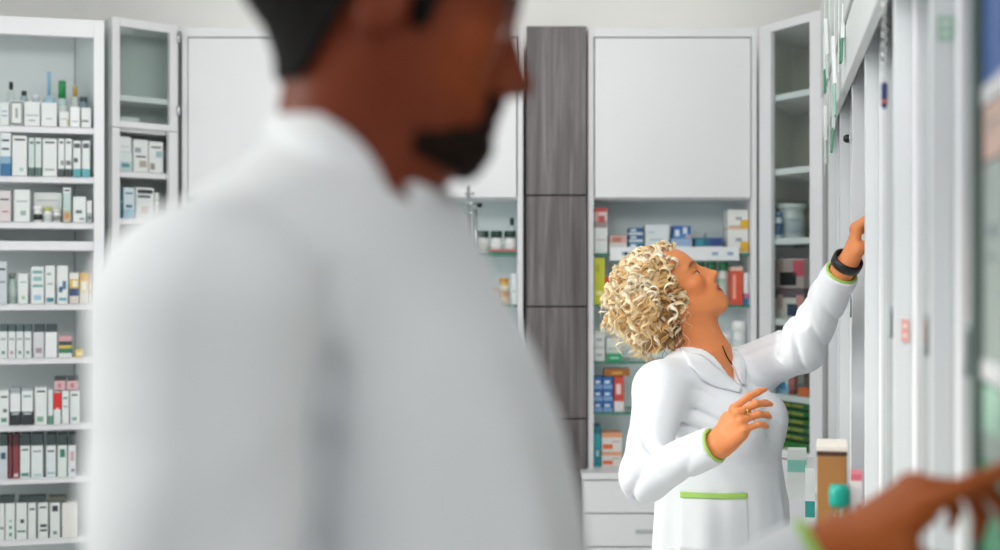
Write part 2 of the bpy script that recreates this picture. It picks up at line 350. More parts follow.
# ---------------------------------------------------------------- shelving bays along the right wall
FINS = [0.86, 1.343, 1.70, 2.20, 2.86, 3.30, 3.86, 4.60]
BZ = [0.905, 1.16, 1.42, 1.68, 1.94, 2.20]
bay_names = ['nearest open white shelving bay on the right, which the pointing hand reaches into',
             'white shelving bay just beyond the pointing hand, with a glass door',
             'white glass-doored shelving bay with the dark blue pen hung at its edge',
             'white glass-doored shelving bay before the one the woman reaches into',
             'open white shelving bay the woman\'s raised hand reaches into',
             'white glass-doored shelving bay just behind the woman\'s raised hand',
             'farthest white shelving bay on the right, beside the glazed corner cabinet']
def quad(Y0, Y1, d0, d1):
    p = [wp(Y0, d0), wp(Y0, d1), wp(Y1, d1), wp(Y1, d0)]; return [(q.x, q.y) for q in p]
PANEL = mat('D9DCDE', 0.28, 0.02, 5)
for i in range(7):
    Y0, Y1 = FINS[i], FINS[i + 1]; m = wp((Y0 + Y1) / 2, 0.17); o = (m.x, m.y, 0)
    b_ = empty('shelving_bay', o, bay_names[i], 'shelving', 'shelving bays along the right wall')
    t = 0.030
    board(b_, o, 'upright', quad(Y0 - t / 2 + 0.001, Y0 + t / 2, -0.036, 0.34), 0.0, 2.42, PANEL)
    if i == 1: tag(MB().prism(quad(Y0 - t / 2 - 0.003, Y0 - t / 2 + 0.0005, -0.040, -0.023), 0.0, 2.42, mat('66746E', 0.5, 0.04, 20)).build('edge_strip', b_, origin=o), 'grey-green edge strip')  # dark strip added to deepen the tone along this upright's edge
    if i == 6: board(b_, o, 'upright', quad(Y1 - t / 2, Y1 + t / 2, -0.036, 0.34), 0.0, 2.42, PANEL)
    board(b_, o, 'back_panel', quad(Y0 + t / 2, Y1 - t / 2, 0.325, 0.34), 0.0, 2.42, INNER)
    for z in BZ[1:]: board(b_, o, 'shelf', quad(Y0 + t / 2 + 0.001, Y1 - t / 2 - (0.007 if i == 0 else 0.001), -0.032 if i == 0 else 0.02, 0.324), z - 0.02, z, WHITE)
    if i not in (0, 4):
        dr = board(b_, o, 'glass_door', quad(Y0 + t / 2 + 0.006, Y1 - t / 2 - 0.006, -0.004, 0.002), 0.93, 2.38, GLASS, 0)
        f = MB(); f.prism(quad(Y0 + t / 2 + 0.003, Y0 + t / 2 + 0.05, -0.010, 0.010), 0.92, 2.40, WHITE); f.prism(quad(Y1 - t / 2 - 0.05, Y1 - t / 2 - 0.003, -0.010, 0.010), 0.92, 2.40, WHITE)
        f.build('door_frame', dr, 0.002, origin=o)
        hp = wp(Y0 + 0.045, -0.012, 1.40); hb = MB(); hq = Vector((-WN.x, -WN.y, 0)) * 0.022
        hb.tube([hp, hp + hq, hp + hq + Vector((0, 0, 0.05)), hp + Vector((0, 0, 0.05))], 0.005, mat('8A9498', 0.3, 0.05, 30, metallic=0.8)); hb.build('handle', dr, origin=o)
    for k in range(2):
        z0 = 0.1 + k * 0.375
        fr = board(b_, o, 'drawer', quad(Y0 + t / 2 + 0.003, Y1 - t / 2 - 0.003, -0.02, 0.0), z0, z0 + 0.365, WHITE, 0.002)
# counter running along the bays
cq = wp(3.2, -0.03); oc = (cq.x, cq.y, 0)
ct = empty('counter', oc, 'shallow white counter along the right-hand shelving, carrying the brown carton', 'counter')
board(ct, oc, 'worktop', quad(2.24, 4.56, -0.120, -0.038), 0.872, 0.90, WHITE, 0.003)
board(ct, oc, 'front_panel', quad(2.26, 4.54, -0.108, -0.090), 0.06, 0.871, WHITE)
for Y in (2.27, 4.53): board(ct, oc, 'end_panel', quad(Y - 0.009, Y + 0.009, -0.089, -0.040), 0.0, 0.871, WHITE)
# light box running above the bays
struct('trim_1', MB().prism(quad(0.9, 4.56, -0.056, -0.037), 1.95, 2.08, mat('DFE3E2', 0.3, 0.02, 5)).prism(quad(0.9, 4.56, -0.062, -0.037), 2.085, 2.42, mat('D3D8D6', 0.3, 0.02, 5)), 0.003)
# ---------------------------------------------------------------- sculpting: distance fields turned into one surface
class Field:
    def __init__(s, lo, hi, h):
        s.lo = np.array(lo, np.float32); s.h = h
        n = np.ceil((np.array(hi) - np.array(lo)) / h).astype(int) + 1
        s.ax = [(s.lo[i] + h * np.arange(n[i])).astype(np.float32) for i in range(3)]
        s.D = np.full(tuple(n), 0.2, np.float32)
    def sl(s, lo, hi):
        r = []
        for i in range(3):
            a = max(0, int((lo[i] - s.lo[i]) / s.h)); b = min(len(s.ax[i]), int((hi[i] - s.lo[i]) / s.h) + 2); r.append(slice(a, max(a, b)))
        return tuple(r)
    def grid(s, q):
        return s.ax[0][q[0]][:, None, None], s.ax[1][q[1]][None, :, None], s.ax[2][q[2]][None, None, :]
    def put(s, fn, lo, hi, k=0.0, op='u'):
        pad = k + 3 * s.h
        q = s.sl([v - pad for v in lo], [v + pad for v in hi])
        if any(z.stop <= z.start for z in q): return s
        d = fn(*s.grid(q)).astype(np.float32); A = s.D[q]
        if op == 'u':
            r = np.minimum(A, d)
            if k > 0: hh = np.maximum(k - np.abs(A - d), 0) / k; r = r - hh * hh * k * 0.25
        elif op == 's':
            d = -d; r = np.maximum(A, d)
            if k > 0: hh = np.maximum(k - np.abs(A - d), 0) / k; r = r + hh * hh * k * 0.25
        elif op == 'i': r = np.maximum(A, d)
        elif op == 'add': r = A + d
        s.D[q] = r; return s
    def cone(s, a, b, ra, rb, k=0.015, op='u'):
        a = np.array(a, float); b = np.array(b, float); ba = b - a; L2 = max(float(ba @ ba), 1e-9); m = max(ra, rb)
        def fn(X, Y, Z):
            t = np.clip(((X - a[0]) * ba[0] + (Y - a[1]) * ba[1] + (Z - a[2]) * ba[2]) / L2, 0, 1)
            return np.sqrt((X - a[0] - t * ba[0]) ** 2 + (Y - a[1] - t * ba[1]) ** 2 + (Z - a[2] - t * ba[2]) ** 2) - (ra + (rb - ra) * t)
        return s.put(fn, np.minimum(a, b) - m, np.maximum(a, b) + m, k, op)
    def ell(s, c, r, M=None, k=0.01, op='u'):
        c = np.array(c, float); r = np.array(r, float); M = np.eye(3) if M is None else np.array(M, float); m = float(r.max())
        def fn(X, Y, Z):
            dx, dy, dz = X - c[0], Y - c[1], Z - c[2]
            p = [dx * M[0, i] + dy * M[1, i] + dz * M[2, i] for i in range(3)]
            k0 = np.sqrt(sum((p[i] / r[i]) ** 2 for i in range(3))); k1 = np.sqrt(sum((p[i] / r[i] ** 2) ** 2 for i in range(3))) + 1e-9
            return k0 * (k0 - 1) / k1
        return s.put(fn, c - m, c + m, k, op)
    def loft(s, rows, f, l, k=0.02, op='u', pw=2.3, extra=0.0, disp=None):
        """rows: z, centre x, centre y, half width (side to side), half depth, forward shift of the front half"""
        rows = sorted(rows); T = np.array(rows, float); z0, z1 = T[0, 0], T[-1, 0]; m = T[:, 3:5].max() + extra + 0.05
        def fn(X, Y, Z):
            cx, cy, a, b = [np.interp(Z, T[:, 0], T[:, i]) for i in (1, 2, 3, 4)]
            a = a + extra; b = b + extra
            u = (X - cx) * f[0] + (Y - cy) * f[1]; v = (X - cx) * l[0] + (Y - cy) * l[1]
            q = (np.abs(u / b) ** pw + np.abs(v / a) ** pw) ** (1 / pw)
            d = (q - 1) * np.minimum(a, b) * 0.9
            if disp is not None: d = d + disp(X, Y, Z, np.arctan2(v, u))
            return np.maximum(d, np.maximum(z0 - Z, Z - z1))
        lo = [T[:, 1].min() - m, T[:, 2].min() - m, z0]; hi = [T[:, 1].max() + m, T[:, 2].max() + m, z1]
        return s.put(fn, lo, hi, k, op)
    def sample(s, P):
        P = (np.asarray(P, np.float32) - s.lo) / s.h; n = np.array(s.D.shape) - 2
        i = np.clip(np.floor(P).astype(int), 0, n); f = np.clip(P - i, 0, 1); r = 0
        for a in (0, 1):
            for b in (0, 1):
                for c in (0, 1):
                    w = (f[..., 0] if a else 1 - f[..., 0]) * (f[..., 1] if b else 1 - f[..., 1]) * (f[..., 2] if c else 1 - f[..., 2])
                    r = r + w * s.D[i[..., 0] + a, i[..., 1] + b, i[..., 2] + c]
        return r
    def grad(s, P):
        e = s.h * 1.2; g = np.stack([s.sample(P + np.eye(3)[i] * e) - s.sample(P - np.eye(3)[i] * e) for i in range(3)], -1)
        return g / (np.linalg.norm(g, axis=-1, keepdims=True) + 1e-9)
    def snap(s, P, off=0.0, n=6):
        P = np.array(P, float)
        for _ in range(n): P = P - s.grad(P) * (s.sample(P) - off)[..., None] * 0.8
        return P
    def ray(s, px, py, y0, y1):
        """first point of the surface met along a line of sight of the photograph"""
        for t in np.arange(y0, y1, 0.002):
            p = np.array(W(px, py, t))
            if s.sample(p) < 0: return p
        return np.array(W(px, py, (y0 + y1) / 2))
    def mesh(s, name, m, parent=None, origin=(0, 0, 0), colour=None, attr='tint', keep=None):
        D = s.D; N = D < 0; h = s.h
        cs = [(i, j, k) for i in (0, 1) for j in (0, 1) for k in (0, 1)]; sh = tuple(x - 1 for x in D.shape)
        cnt = np.zeros(sh, np.uint8)
        for i, j, k in cs: cnt += N[i:i + sh[0], j:j + sh[1], k:k + sh[2]]
        idx = np.argwhere((cnt > 0) & (cnt < 8)); ids = np.full(sh, -1, np.int32); ids[tuple(idx.T)] = np.arange(len(idx))
        V = np.stack([D[idx[:, 0] + i, idx[:, 1] + j, idx[:, 2] + k] for i, j, k in cs], 1)
        pos = np.zeros((len(idx), 3)); num = np.zeros(len(idx))
        for a in range(8):
            for b in range(a + 1, 8):
                ca, cb = np.array(cs[a]), np.array(cs[b])
                if np.abs(ca - cb).sum() != 1: continue
                w = (V[:, a] < 0) != (V[:, b] < 0); t = np.where(w, V[:, a] / (V[:, a] - V[:, b] + 1e-12), 0)
                pos += w[:, None] * (ca + t[:, None] * (cb - ca)); num += w
        v = s.lo + h * (idx + pos / num[:, None]); F = []
        for ax in range(3):
            o = [x for x in range(3) if x != ax]
            a = [slice(1, -1)] * 3; b = [slice(1, -1)] * 3; a[ax] = slice(0, -1); b[ax] = slice(1, None)
            na, nb = N[tuple(a)], N[tuple(b)]; e = np.argwhere(na != nb)
            if not len(e): continue
            flip = na[tuple(e.T)]; base = e.copy(); base[:, o[0]] += 1; base[:, o[1]] += 1
            def cell(d0, d1):
                c = base.copy(); c[:, o[0]] += d0; c[:, o[1]] += d1; return ids[tuple(c.T)]
            q = np.stack([cell(-1, -1), cell(0, -1), cell(0, 0), cell(-1, 0)], 1)
            fl = flip if ax != 1 else ~flip
            q[~fl] = q[~fl][:, ::-1]; F.append(q)
        F = np.concatenate(F); F = F[(F >= 0).all(1)]
        # relax once for an even surface
        for it in range(2):
            acc = np.zeros_like(v); n_ = np.zeros(len(v))
            for k in range(4):
                for j in (1, 3): np.add.at(acc, F[:, k], v[F[:, (k + j) % 4]]); np.add.at(n_, F[:, k], 1)
            v = v + 0.35 * (acc / np.maximum(n_, 1)[:, None] - v)
        me = bpy.data.meshes.new(name); me.vertices.add(len(v)); me.vertices.foreach_set('co', (v - np.array(origin)).astype(np.float32).ravel())
        me.loops.add(F.size); me.loops.foreach_set('vertex_index', F.astype(np.int32).ravel())
        me.polygons.add(len(F)); me.polygons.foreach_set('loop_start', np.arange(0, F.size, 4, dtype=np.int32)); me.polygons.foreach_set('loop_total', np.full(len(F), 4, np.int32))
        me.polygons.foreach_set('use_smooth', np.ones(len(F), bool)); me.update(calc_edges=True); me.validate()
        me.materials.append(m)
        if colour is not None:
            at = me.attributes.new(attr, 'FLOAT_COLOR', 'POINT'); at.data.foreach_set('color', colour(v).astype(np.float32).ravel())
        o = bpy.data.objects.new(name, me); C.objects.link(o)
        if parent is not None: o.parent = parent
        return o

def noise3(X, Y, Z, f, seed=0):
    rnd = np.random.RandomState(seed); r = 0
    for i in range(5):
        k = rnd.normal(size=3); k = k / np.linalg.norm(k) * f * rnd.uniform(0.7, 1.4); r = r + np.sin(X * k[0] + Y * k[1] + Z * k[2] + rnd.uniform(0, 6.28))
    return r / 5
def cyl_gauss(X, Y, Z, c, r): return np.exp(-(((X - c[0]) ** 2 + (Y - c[1]) ** 2 + (Z - c[2]) ** 2) / (r * r)))

class Head:
    """a head's own axes: x towards the face, y to its left, z up; origin between the ears"""
    def __init__(s, c, yaw, pitch, scale, roll=0.0):
        s.c = np.array(c, float); s.s = scale
        M = Matrix.Rotation(yaw, 3, 'Z') @ Matrix.Rotation(-pitch, 3, 'Y') @ Matrix.Rotation(roll, 3, 'X'); s.M = np.array(M)
    def p(s, x, y, z): return s.c + s.s * (s.M @ np.array([x, y, z]))
    def local(s, P): return ((np.asarray(P) - s.c) @ s.M) / s.s
    def ell(s, F, c, r, k=0.01, op='u', rot=None):
        M = s.M if rot is None else s.M @ np.array(rot)
        F.ell(s.p(*c), np.array(r) * s.s, M, k * s.s, op)
    def cone(s, F, a, b, ra, rb, k=0.01, op='u'): F.cone(s.p(*a), s.p(*b), ra * s.s, rb * s.s, k * s.s, op)

def sculpt_head(F, H, male):
    H.ell(F, (-0.006, 0, 0.053), (0.098, 0.076, 0.084), 0.0)
    if male: H.ell(F, (-0.034, 0, 0.050), (0.098, 0.074, 0.082), 0.02)
    H.ell(F, (0.040, 0, 0.045), (0.055, 0.060, 0.060), 0.03)
    H.ell(F, (0.035, 0, -0.020), (0.056, 0.056, 0.066), 0.03)
    H.ell(F, (0.046, 0, -0.062), (0.046, 0.044, 0.036), 0.03)
    H.ell(F, (0.084, 0, -0.084), (0.015, 0.017, 0.015), 0.022)
    for y in (1, -1):
        H.cone(F, (0.002, 0.053 * y, -0.030), (0.072, 0.018 * y, -0.088), 0.016, 0.011, 0.03)
        H.ell(F, (0.062, 0.043 * y, -0.008), (0.022, 0.020, 0.017), 0.02)
        H.cone(F, (0.088, 0.012 * y, 0.034), (0.074, 0.046 * y, 0.034), 0.009, 0.007, 0.016)          # brow
    for y in (1, -1): H.ell(F, (0.102, 0.032 * y, 0.013), (0.020, 0.0175, 0.0115), 0.014, 's')
    w = 1.2 if male else 0.92
    H.cone(F, (0.093, 0, 0.022), (0.117 if not male else 0.115, 0, -0.020), 0.0075, 0.0088 * w, 0.012)
    H.ell(F, (0.094, 0, -0.012), (0.020, 0.0135, 0.026), 0.010)
    H.ell(F, (0.117, 0, -0.021), (0.010, 0.010 * w, 0.0085), 0.008)
    for y in (1, -1):
        H.ell(F, (0.106, 0.0125 * w * y, -0.025), (0.010, 0.0062 * w, 0.0075), 0.007)
        H.ell(F, (0.112, 0.0062 * w * y, -0.0325), (0.0055, 0.0032 * w, 0.004), 0.003, 's')
    H.ell(F, (0.080, 0, -0.052), (0.023, 0.030, 0.022), 0.02)
    lw = 1.25 if male else 1.0
    H.ell(F, (0.0985, 0, -0.0475), (0.0075 * lw, 0.023, 0.0052 * lw), 0.006)
    H.ell(F, (0.0965, 0, -0.0605), (0.0078 * lw, 0.020, 0.0062 * lw), 0.006)
    H.ell(F, (0.107, 0, -0.0535), (0.013, 0.024, 0.0016), 0.003, 's')
    for y in (1, -1):
        H.ell(F, (0.0795, 0.032 * y, 0.011), (0.0145, 0.0150, 0.0140), 0.004)                          # lids
        H.ell(F, (0.096, 0.032 * y, 0.0105), (0.014, 0.0135, 0.0013 if male else 0.0034), 0.002, 's')                     # eye opening
        t = 0.35; rx = [[math.cos(t), 0, math.sin(t)], [0, 1, 0], [-math.sin(t), 0, math.cos(t)]]
        H.ell(F, (-0.010, 0.078 * y, 0.002), (0.018, 0.0085, 0.032), 0.008, 'u', rx)
        H.ell(F, (-0.006, 0.088 * y, 0.006), (0.010, 0.007, 0.019), 0.005, 's', rx)
        H.ell(F, (0.004, 0.077 * y, -0.004), (0.005, 0.006, 0.007), 0.004)
def eyes(H, parent, iris, origin, out=0.0):
    for y in (1, -1):
        c = H.p(0.0795, 0.032 * y, 0.0105); ax = H.M @ np.array([0.955, 0.29 * y * out, 0.0]); r = 0.0128 * H.s; mb = MB()
        Wt = mat('E8E2DC', 0.15, 0.02, 30); prof = []
        th = np.linspace(math.pi, 0.50, 14); mb.lathe([(max(1e-4, r * math.sin(t)), r * math.cos(t)) for t in th], Wt, c, 18, ax)
        th = np.linspace(0.52, 0.22, 4); mb.lathe([(r * 1.004 * math.sin(t), r * 1.004 * math.cos(t)) for t in th], mat(iris, 0.12, 0.15, 200), c, 18, ax)
        th = np.linspace(0.23, 0.01, 3); mb.lathe([(r * 1.008 * math.sin(t), r * 1.008 * math.cos(t)) for t in th], mat('0A0808', 0.1), c, 18, ax)
        mb.build('eye', parent, origin=origin)

def hand(F, wrist, xd, zd, side, L, curls, thumb, spread=(0.16, 0.04, -0.06, -0.18), fore=None, thick=1.0):
    """five-fingered hand; xd towards the fingers, zd out of the back of the hand; curls: three bends for each of four fingers"""
    x = np.array(xd, float); x /= np.linalg.norm(x); z = np.array(zd, float); z -= x * (z @ x); z /= np.linalg.norm(z)
    y = np.cross(z, x) * (1 if side == 'R' else -1); s = L / 0.185; w = np.array(wrist, float)
    def P(a, b, c): return w + s * (x * a + y * b + z * c)
    base = [(0.088, 0.028, 0.002), (0.092, 0.008, 0.005), (0.086, -0.012, 0.003), (0.078, -0.030, -0.002)]
    rad = [0.0092, 0.0095, 0.0090, 0.0080]; lens = [(0.043, 0.026, 0.021), (0.047, 0.030, 0.022), (0.043, 0.028, 0.022), (0.033, 0.020, 0.019)]
    for i, b in enumerate(base):
        F.cone(P(0.0, b[1] * 0.55, -0.002), P(b[0] - 0.006, b[1], b[2] - 0.004), 0.0165 * s * thick, 0.0115 * s * thick, 0.014 * s)
    F.cone(P(0.02, 0.022, -0.010), P(0.048, 0.040, -0.016), 0.017 * s, 0.013 * s, 0.016 * s)
    F.cone(P(0.02, -0.022, -0.008), P(0.06, -0.030, -0.008), 0.015 * s, 0.011 * s, 0.014 * s)
    tips = []
    for i in range(4):
        p = P(*base[i]); a = 0.0; sp = spread[i]; r = rad[i] * s
        F.ell(P(base[i][0], base[i][1], base[i][2] + 0.002), [0.0105 * s] * 3, None, 0.006 * s)
        for j in range(3):
            a += curls[i][j]
            d = (x * math.cos(sp) + y * math.sin(sp)) * math.cos(a) - z * math.sin(a)
            q = p + d * lens[i][j] * s; r2 = r * (0.93 if j < 2 else 0.80)
            F.cone(p, q, r, r2, 0.004 * s)
            if j < 2: F.ell(q, [r2 * 1.07] * 3, None, 0.004 * s)
            p = q; r = r2
        tips.append(p)
    q = P(0.040, 0.038, -0.014); r = 0.0125 * s
    for a, b, c, rr in thumb: t = P(a, b, c); F.cone(q, t, r, rr * s, 0.006 * s); q = t; r = rr * s
    if fore is not None:
        fa, rb = fore; F.cone(P(-0.004, 0.010, 0), fa, 0.0225 * s * thick, rb, 0.015); F.cone(P(-0.004, -0.012, 0), fa, 0.0225 * s * thick, rb, 0.015)
    return P, tips

def patch(F, path_a, path_b, off, th, m, name, parent, origin, n=28, rows=6):
    """a strip of cloth lying on a surface between two paths"""
    def res(path):
        P = np.array(path, float); d = np.r_[0, np.cumsum(np.linalg.norm(np.diff(P, axis=0), axis=1))]; t = np.linspace(0, d[-1], n)
        return np.stack([np.interp(t, d, P[:, i]) for i in range(3)], 1)
    A, B = res(path_a), res(path_b); V = []; G = []
    for i in range(rows): G.append(F.snap(A + (B - A) * i / (rows - 1), off))
    for i in range(rows): G.append(F.snap(G[i], off + th, 2))
    V = np.concatenate(G); Fc = []
    I = lambda s_, i, j: (s_ * rows + i) * n + j
    for i in range(rows - 1):
        for j in range(n - 1):
            Fc.append((I(0, i, j), I(0, i, j + 1), I(0, i + 1, j + 1), I(0, i + 1, j))); Fc.append((I(1, i, j), I(1, i + 1, j), I(1, i + 1, j + 1), I(1, i, j + 1)))
    for j in range(n - 1):
        for i in (0, rows - 1): Fc.append((I(0, i, j), I(1, i, j), I(1, i, j + 1), I(0, i, j + 1)))
    for i in range(rows - 1):
        for j in (0, n - 1): Fc.append((I(0, i, j), I(0, i + 1, j), I(1, i + 1, j), I(1, i, j)))
    mb = MB(); mb.add(V, Fc, m, True); return mb.build(name, parent, origin=origin)
def oval_ring(c, u, v, r, m, name, parent, origin, n=48, wr=8):
    pts = [Vector(c) + Vector(u) * math.cos(t) + Vector(v) * math.sin(t) for t in np.linspace(0, 2 * math.pi, n, endpoint=False)]
    return MB().tube(pts, r, m, wr, closed=True).build(name, parent, origin=origin)
def perp(ax):
    ax = Vector(ax).normalized(); u = ax.cross(Vector((0.2, -0.9, 0.35))).normalized(); return u, ax.cross(u).normalized()

CLOTH = mat('E8EAEE', 0.75, 0.012, 90, bump=0.05, spec=0.25)
CLOTHM = mat('DCDEE1', 0.8, 0.012, 90, bump=0.05, spec=0.25)
LIME = mat('A4CE62', 0.6, 0.05, 60)

def shoes_legs(Fb, hip, feet, rt, rk, ra):
    for s_, ft in zip((1, -1), feet):
        k = (Vector(hip[s_]) + Vector(ft)) / 2 + Vector((0.015, 0, 0.0))
        Fb.cone(hip[s_], k, rt, rk, 0.03); Fb.cone(k, ft, rk, ra, 0.02)
def legs_and_shoes(e, o, hips, feet, fdir, rt, rk, ra, colour, shoe, z1):
    lo = [min(a[i] for a in list(hips) + list(feet)) - 0.22 for i in range(3)]; hi = [max(a[i] for a in list(hips) + list(feet)) + 0.22 for i in range(3)]
    lo[2] = -0.02; F = Field(lo, hi, 0.008)
    for h_, f_ in zip(hips, feet):
        k = (np.array(h_) + np.array(f_)) / 2; F.cone(h_, k, rt, rk, 0.03); F.cone(k, (f_[0], f_[1], 0.07), rk, ra, 0.02)
    c = (np.array(hips[0]) + np.array(hips[1])) / 2; F.cone((c[0], c[1], c[2]), (c[0], c[1], c[2] + 0.08), rt * 1.25, rt * 1.2, 0.05)
    F.put(lambda X, Y, Z: np.maximum(0.045 - Z, Z - z1) + 0 * X + 0 * Y, lo, hi, 0, 'i')
    F.mesh('trousers', mat(colour, 0.85, 0.08, 40), e, o)
    fd = np.array([fdir[0], fdir[1], 0.0]); M = np.stack([fd, [-fd[1], fd[0], 0], [0, 0, 1]], 1)
    for f_ in feet:
        F = Field([f_[0] - 0.3, f_[1] - 0.3, -0.01], [f_[0] + 0.3, f_[1] + 0.3, 0.16], 0.006)
        p = np.array([f_[0], f_[1], 0]); F.ell(p + fd * 0.03 + [0, 0, 0.04], (0.10, 0.042, 0.045), M, 0.02); F.ell(p + fd * 0.11 + [0, 0, 0.028], (0.075, 0.045, 0.032), M, 0.03); F.cone(p + [0, 0, 0.03], p + [0, 0, 0.10], 0.044, 0.042, 0.02)
        F.put(lambda X, Y, Z: 0.0 - Z + 0 * X + 0 * Y, [f_[0] - 0.3, f_[1] - 0.3, -0.01], [f_[0] + 0.3, f_[1] + 0.3, 0.16], 0, 'i')
        F.mesh('shoe', mat(shoe, 0.45, 0.05, 40), e, o)

# ================================================================ the woman
def build_woman():
    yaw = R(-35); f = np.array([math.cos(yaw), math.sin(yaw)]); l = np.array([-f[1], f[0]])
    Yc = 3.38
    c0 = W(712, 420, Yc); o = (c0.x, c0.y, 0.0)
    e = empty('person', o, 'curly blonde woman in a white lab coat reaching up to the right-hand shelves', 'person')
    H = Head(W(674, 299, Yc + 0.01), R(-7), R(42), 0.965)
    neck = np.array(W(703, 352, Yc + 0.015))
    shR, elR, wrR = np.array(W(661, 389, 3.25)), np.array(W(645, 476, 3.10)), np.array(W(720, 443, 2.965))
    shL, elL, wrL = np.array(W(738, 374, 3.52)), np.array(W(801, 347, 3.30)), np.array(W(845, 266, 3.13))
    B = Field((0.17, 2.75, 0.0), (0.95, 3.75, 1.76), 0.0036)
    rows = []
    for py, px, a, b in ((352, 703, 0.055, 0.05), (366, 704, 0.11, 0.07), (385, 706, 0.150, 0.090), (412, 712, 0.152, 0.108), (440, 715, 0.145, 0.112), (470, 714, 0.130, 0.100), (505, 717, 0.140, 0.105), (545, 720, 0.145, 0.108), (590, 720, 0.13, 0.10)):
        p = W(px, py, Yc); rows.append((p.z, p.x, p.y, a, b))
    B.loft(rows, f, l, 0.02)
    sculpt_head(B, H, False)
    B.cone(H.p(-0.022, 0, -0.035), neck, 0.050, 0.052, 0.03); B.cone(H.p(0.01, 0, -0.05), neck + [f[0] * .02, f[1] * .02, 0.0], 0.040, 0.046, 0.03)
    for s_ in (1, -1): B.cone(H.p(-0.02, 0.052 * s_, -0.035), neck + np.array([f[0] * 0.045, f[1] * 0.045, -0.02]) + np.r_[l, 0] * 0.012 * s_, 0.013, 0.012, 0.022)
    for sh, s_ in ((shR, -1), (shL, 1)):
        B.cone(neck + np.array([0, 0, -0.03]), sh, 0.045, 0.048, 0.03)
    B.cone(shR, elR, 0.044, 0.034, 0.03); B.cone(elR, wrR, 0.034, 0.024, 0.02)
    B.cone(shL, elL, 0.042, 0.029, 0.02); B.cone(elL, wrL, 0.029, 0.024, 0.02)
    hc = W(716, 560, Yc); hips = [(hc.x + l[0] * 0.085 * s_, hc.y + l[1] * 0.085 * s_, 0.84) for s_ in (1, -1)]; feet = [(hc.x + l[0] * 0.10 * s_, hc.y + l[1] * 0.10 * s_, 0.08) for s_ in (1, -1)]
    for h_, f_ in zip(hips, feet):
        k = (np.array(h_) + np.array(f_)) / 2; B.cone(h_, k, 0.078, 0.05, 0.03); B.cone(k, f_, 0.05, 0.032, 0.02); B.cone(f_, (f_[0] + f[0] * .12, f_[1] + f[1] * .12, 0.03), 0.03, 0.022, 0.02)
    # near (right) hand: back of the hand to the room, index finger out, the others curling
    xd = np.array(W(755, 398, 2.90)) - wrR; zd = np.array([-0.62, -0.70, 0.30])
    PR, tipsR = hand(B, wrR, xd, zd, 'R', 0.168, [(0.62, 0.30, 0.15), (0.80, 0.60, 0.30), (0.85, 0.75, 0.35), (0.85, 0.75, 0.35)], [(0.066, 0.034, -0.034, 0.0105), (0.090, 0.020, -0.040, 0.0085)], spread=(0.10, -0.02, -0.10, -0.20), fore=(wrR + (elR - wrR) * 0.4, 0.028), thick=0.92)
    # far (left) hand: raised, fingers bent over into the shelving
    xdL = np.array([0.034, -0.01, 0.115]); zdL = np.array([-0.95, 0.15, 0.28])
    PL, tipsL = hand(B, wrL, xdL, zdL, 'L', 0.182, [(0.45, 0.5, 0.3), (0.6, 0.6, 0.3), (0.9, 0.6, 0.3), (0.9, 0.6, 0.3)], [(0.070, 0.030, -0.036, 0.0110), (0.098, 0.012, -0.044, 0.0090)], fore=(wrL + (elL - wrL) * 0.4, 0.028), thick=0.95)
    SK, LIP, BR, RED = [np.array(lin(h)) for h in ('E08C56', 'A83E36', '7E4C2C', 'E27844')]
    def skin(v):
        q = H.local(v); x, y, z = q.T; c = np.tile(SK, (len(v), 1))
        def mix(c, col_, w): return c + (col_ - c) * np.clip(w, 0, 1)[:, None]
        c = mix(c, RED, 0.5 * np.exp(-((x - .07) ** 2 + (np.abs(y) - .045) ** 2 + (z + .02) ** 2) / .03 ** 2))
        c = mix(c, LIP, 1.4 * np.exp(-(((x - .100) / .014) ** 2 + (y / .027) ** 2 + ((z + .054) / .0115) ** 2) ** 2))
        c = mix(c, np.array(lin('5A1A16')), 1.2 * np.exp(-(((x - .104) / .02) ** 2 + (y / .026) ** 2 + ((z + .0535) / .0022) ** 2) ** 2))
        by = 0.033 + 0.012 * (1 - ((np.abs(y) - .034) / .022) ** 2) * 0.4
        c = mix(c, BR, 1.3 * np.exp(-(((np.abs(y) - .034) / .020) ** 4 + ((z - by) / .0042) ** 2)) * (x > .06))
        c = mix(c, np.array(lin('3A2418')), 0.9 * np.exp(-(((np.abs(y) - .034) / .017) ** 4 + ((z - .0160) / .0030) ** 2)) * (x > .072))
        return c
    SKM = attr_mat('woman_skin', 'tint', 0.5, 0.15, 0.35, 50, 0.07, 0.08)
    B.mesh('body', SKM, e, o, skin)
    eyes(H, e, '4A3A2A', o, 1.0)
    # ---- white coat
    K = Field((0.16, 2.80, 0.50), (0.93, 3.75, 1.60), 0.0042)
    crow = []
    for py, px, a, b in ((347, 702, 0.066, 0.058), (358, 702, 0.105, 0.075), (372, 704, 0.145, 0.092), (392, 708, 0.163, 0.110), (415, 712, 0.167, 0.128), (440, 717, 0.166, 0.138), (470, 720, 0.166, 0.142), (505, 722, 0.176, 0.148), (545, 723, 0.184, 0.151), (640, 724, 0.205, 0.165)):
        p = W(px, py, Yc); crow.append((p.z, p.x, p.y, a, b))
    def drape(X, Y, Z, th):
        low = np.clip((1.05 - Z) / 0.35, 0, 1); mid = np.exp(-((Z - 1.17) / 0.07) ** 2)
        fold = 0.006 * low * np.sin(th * 9 + Z * 4 + 1.2 * np.sin(th * 3)) + 0.0035 * low * np.sin(th * 17 + 2)
        bust = 0.011 * mid * (1 - np.abs(np.sin((Z + 0.06 * th + 0.22 * (X - 0.5)) * 60 + 1.5 * noise3(X, Y, Z, 25, 31)))) ** 2 * (th < 0.3)
        return fold + bust + 0.0025 * noise3(X, Y, Z, 38, 3)
    K.loft(crow, f, l, 0.02, disp=drape)
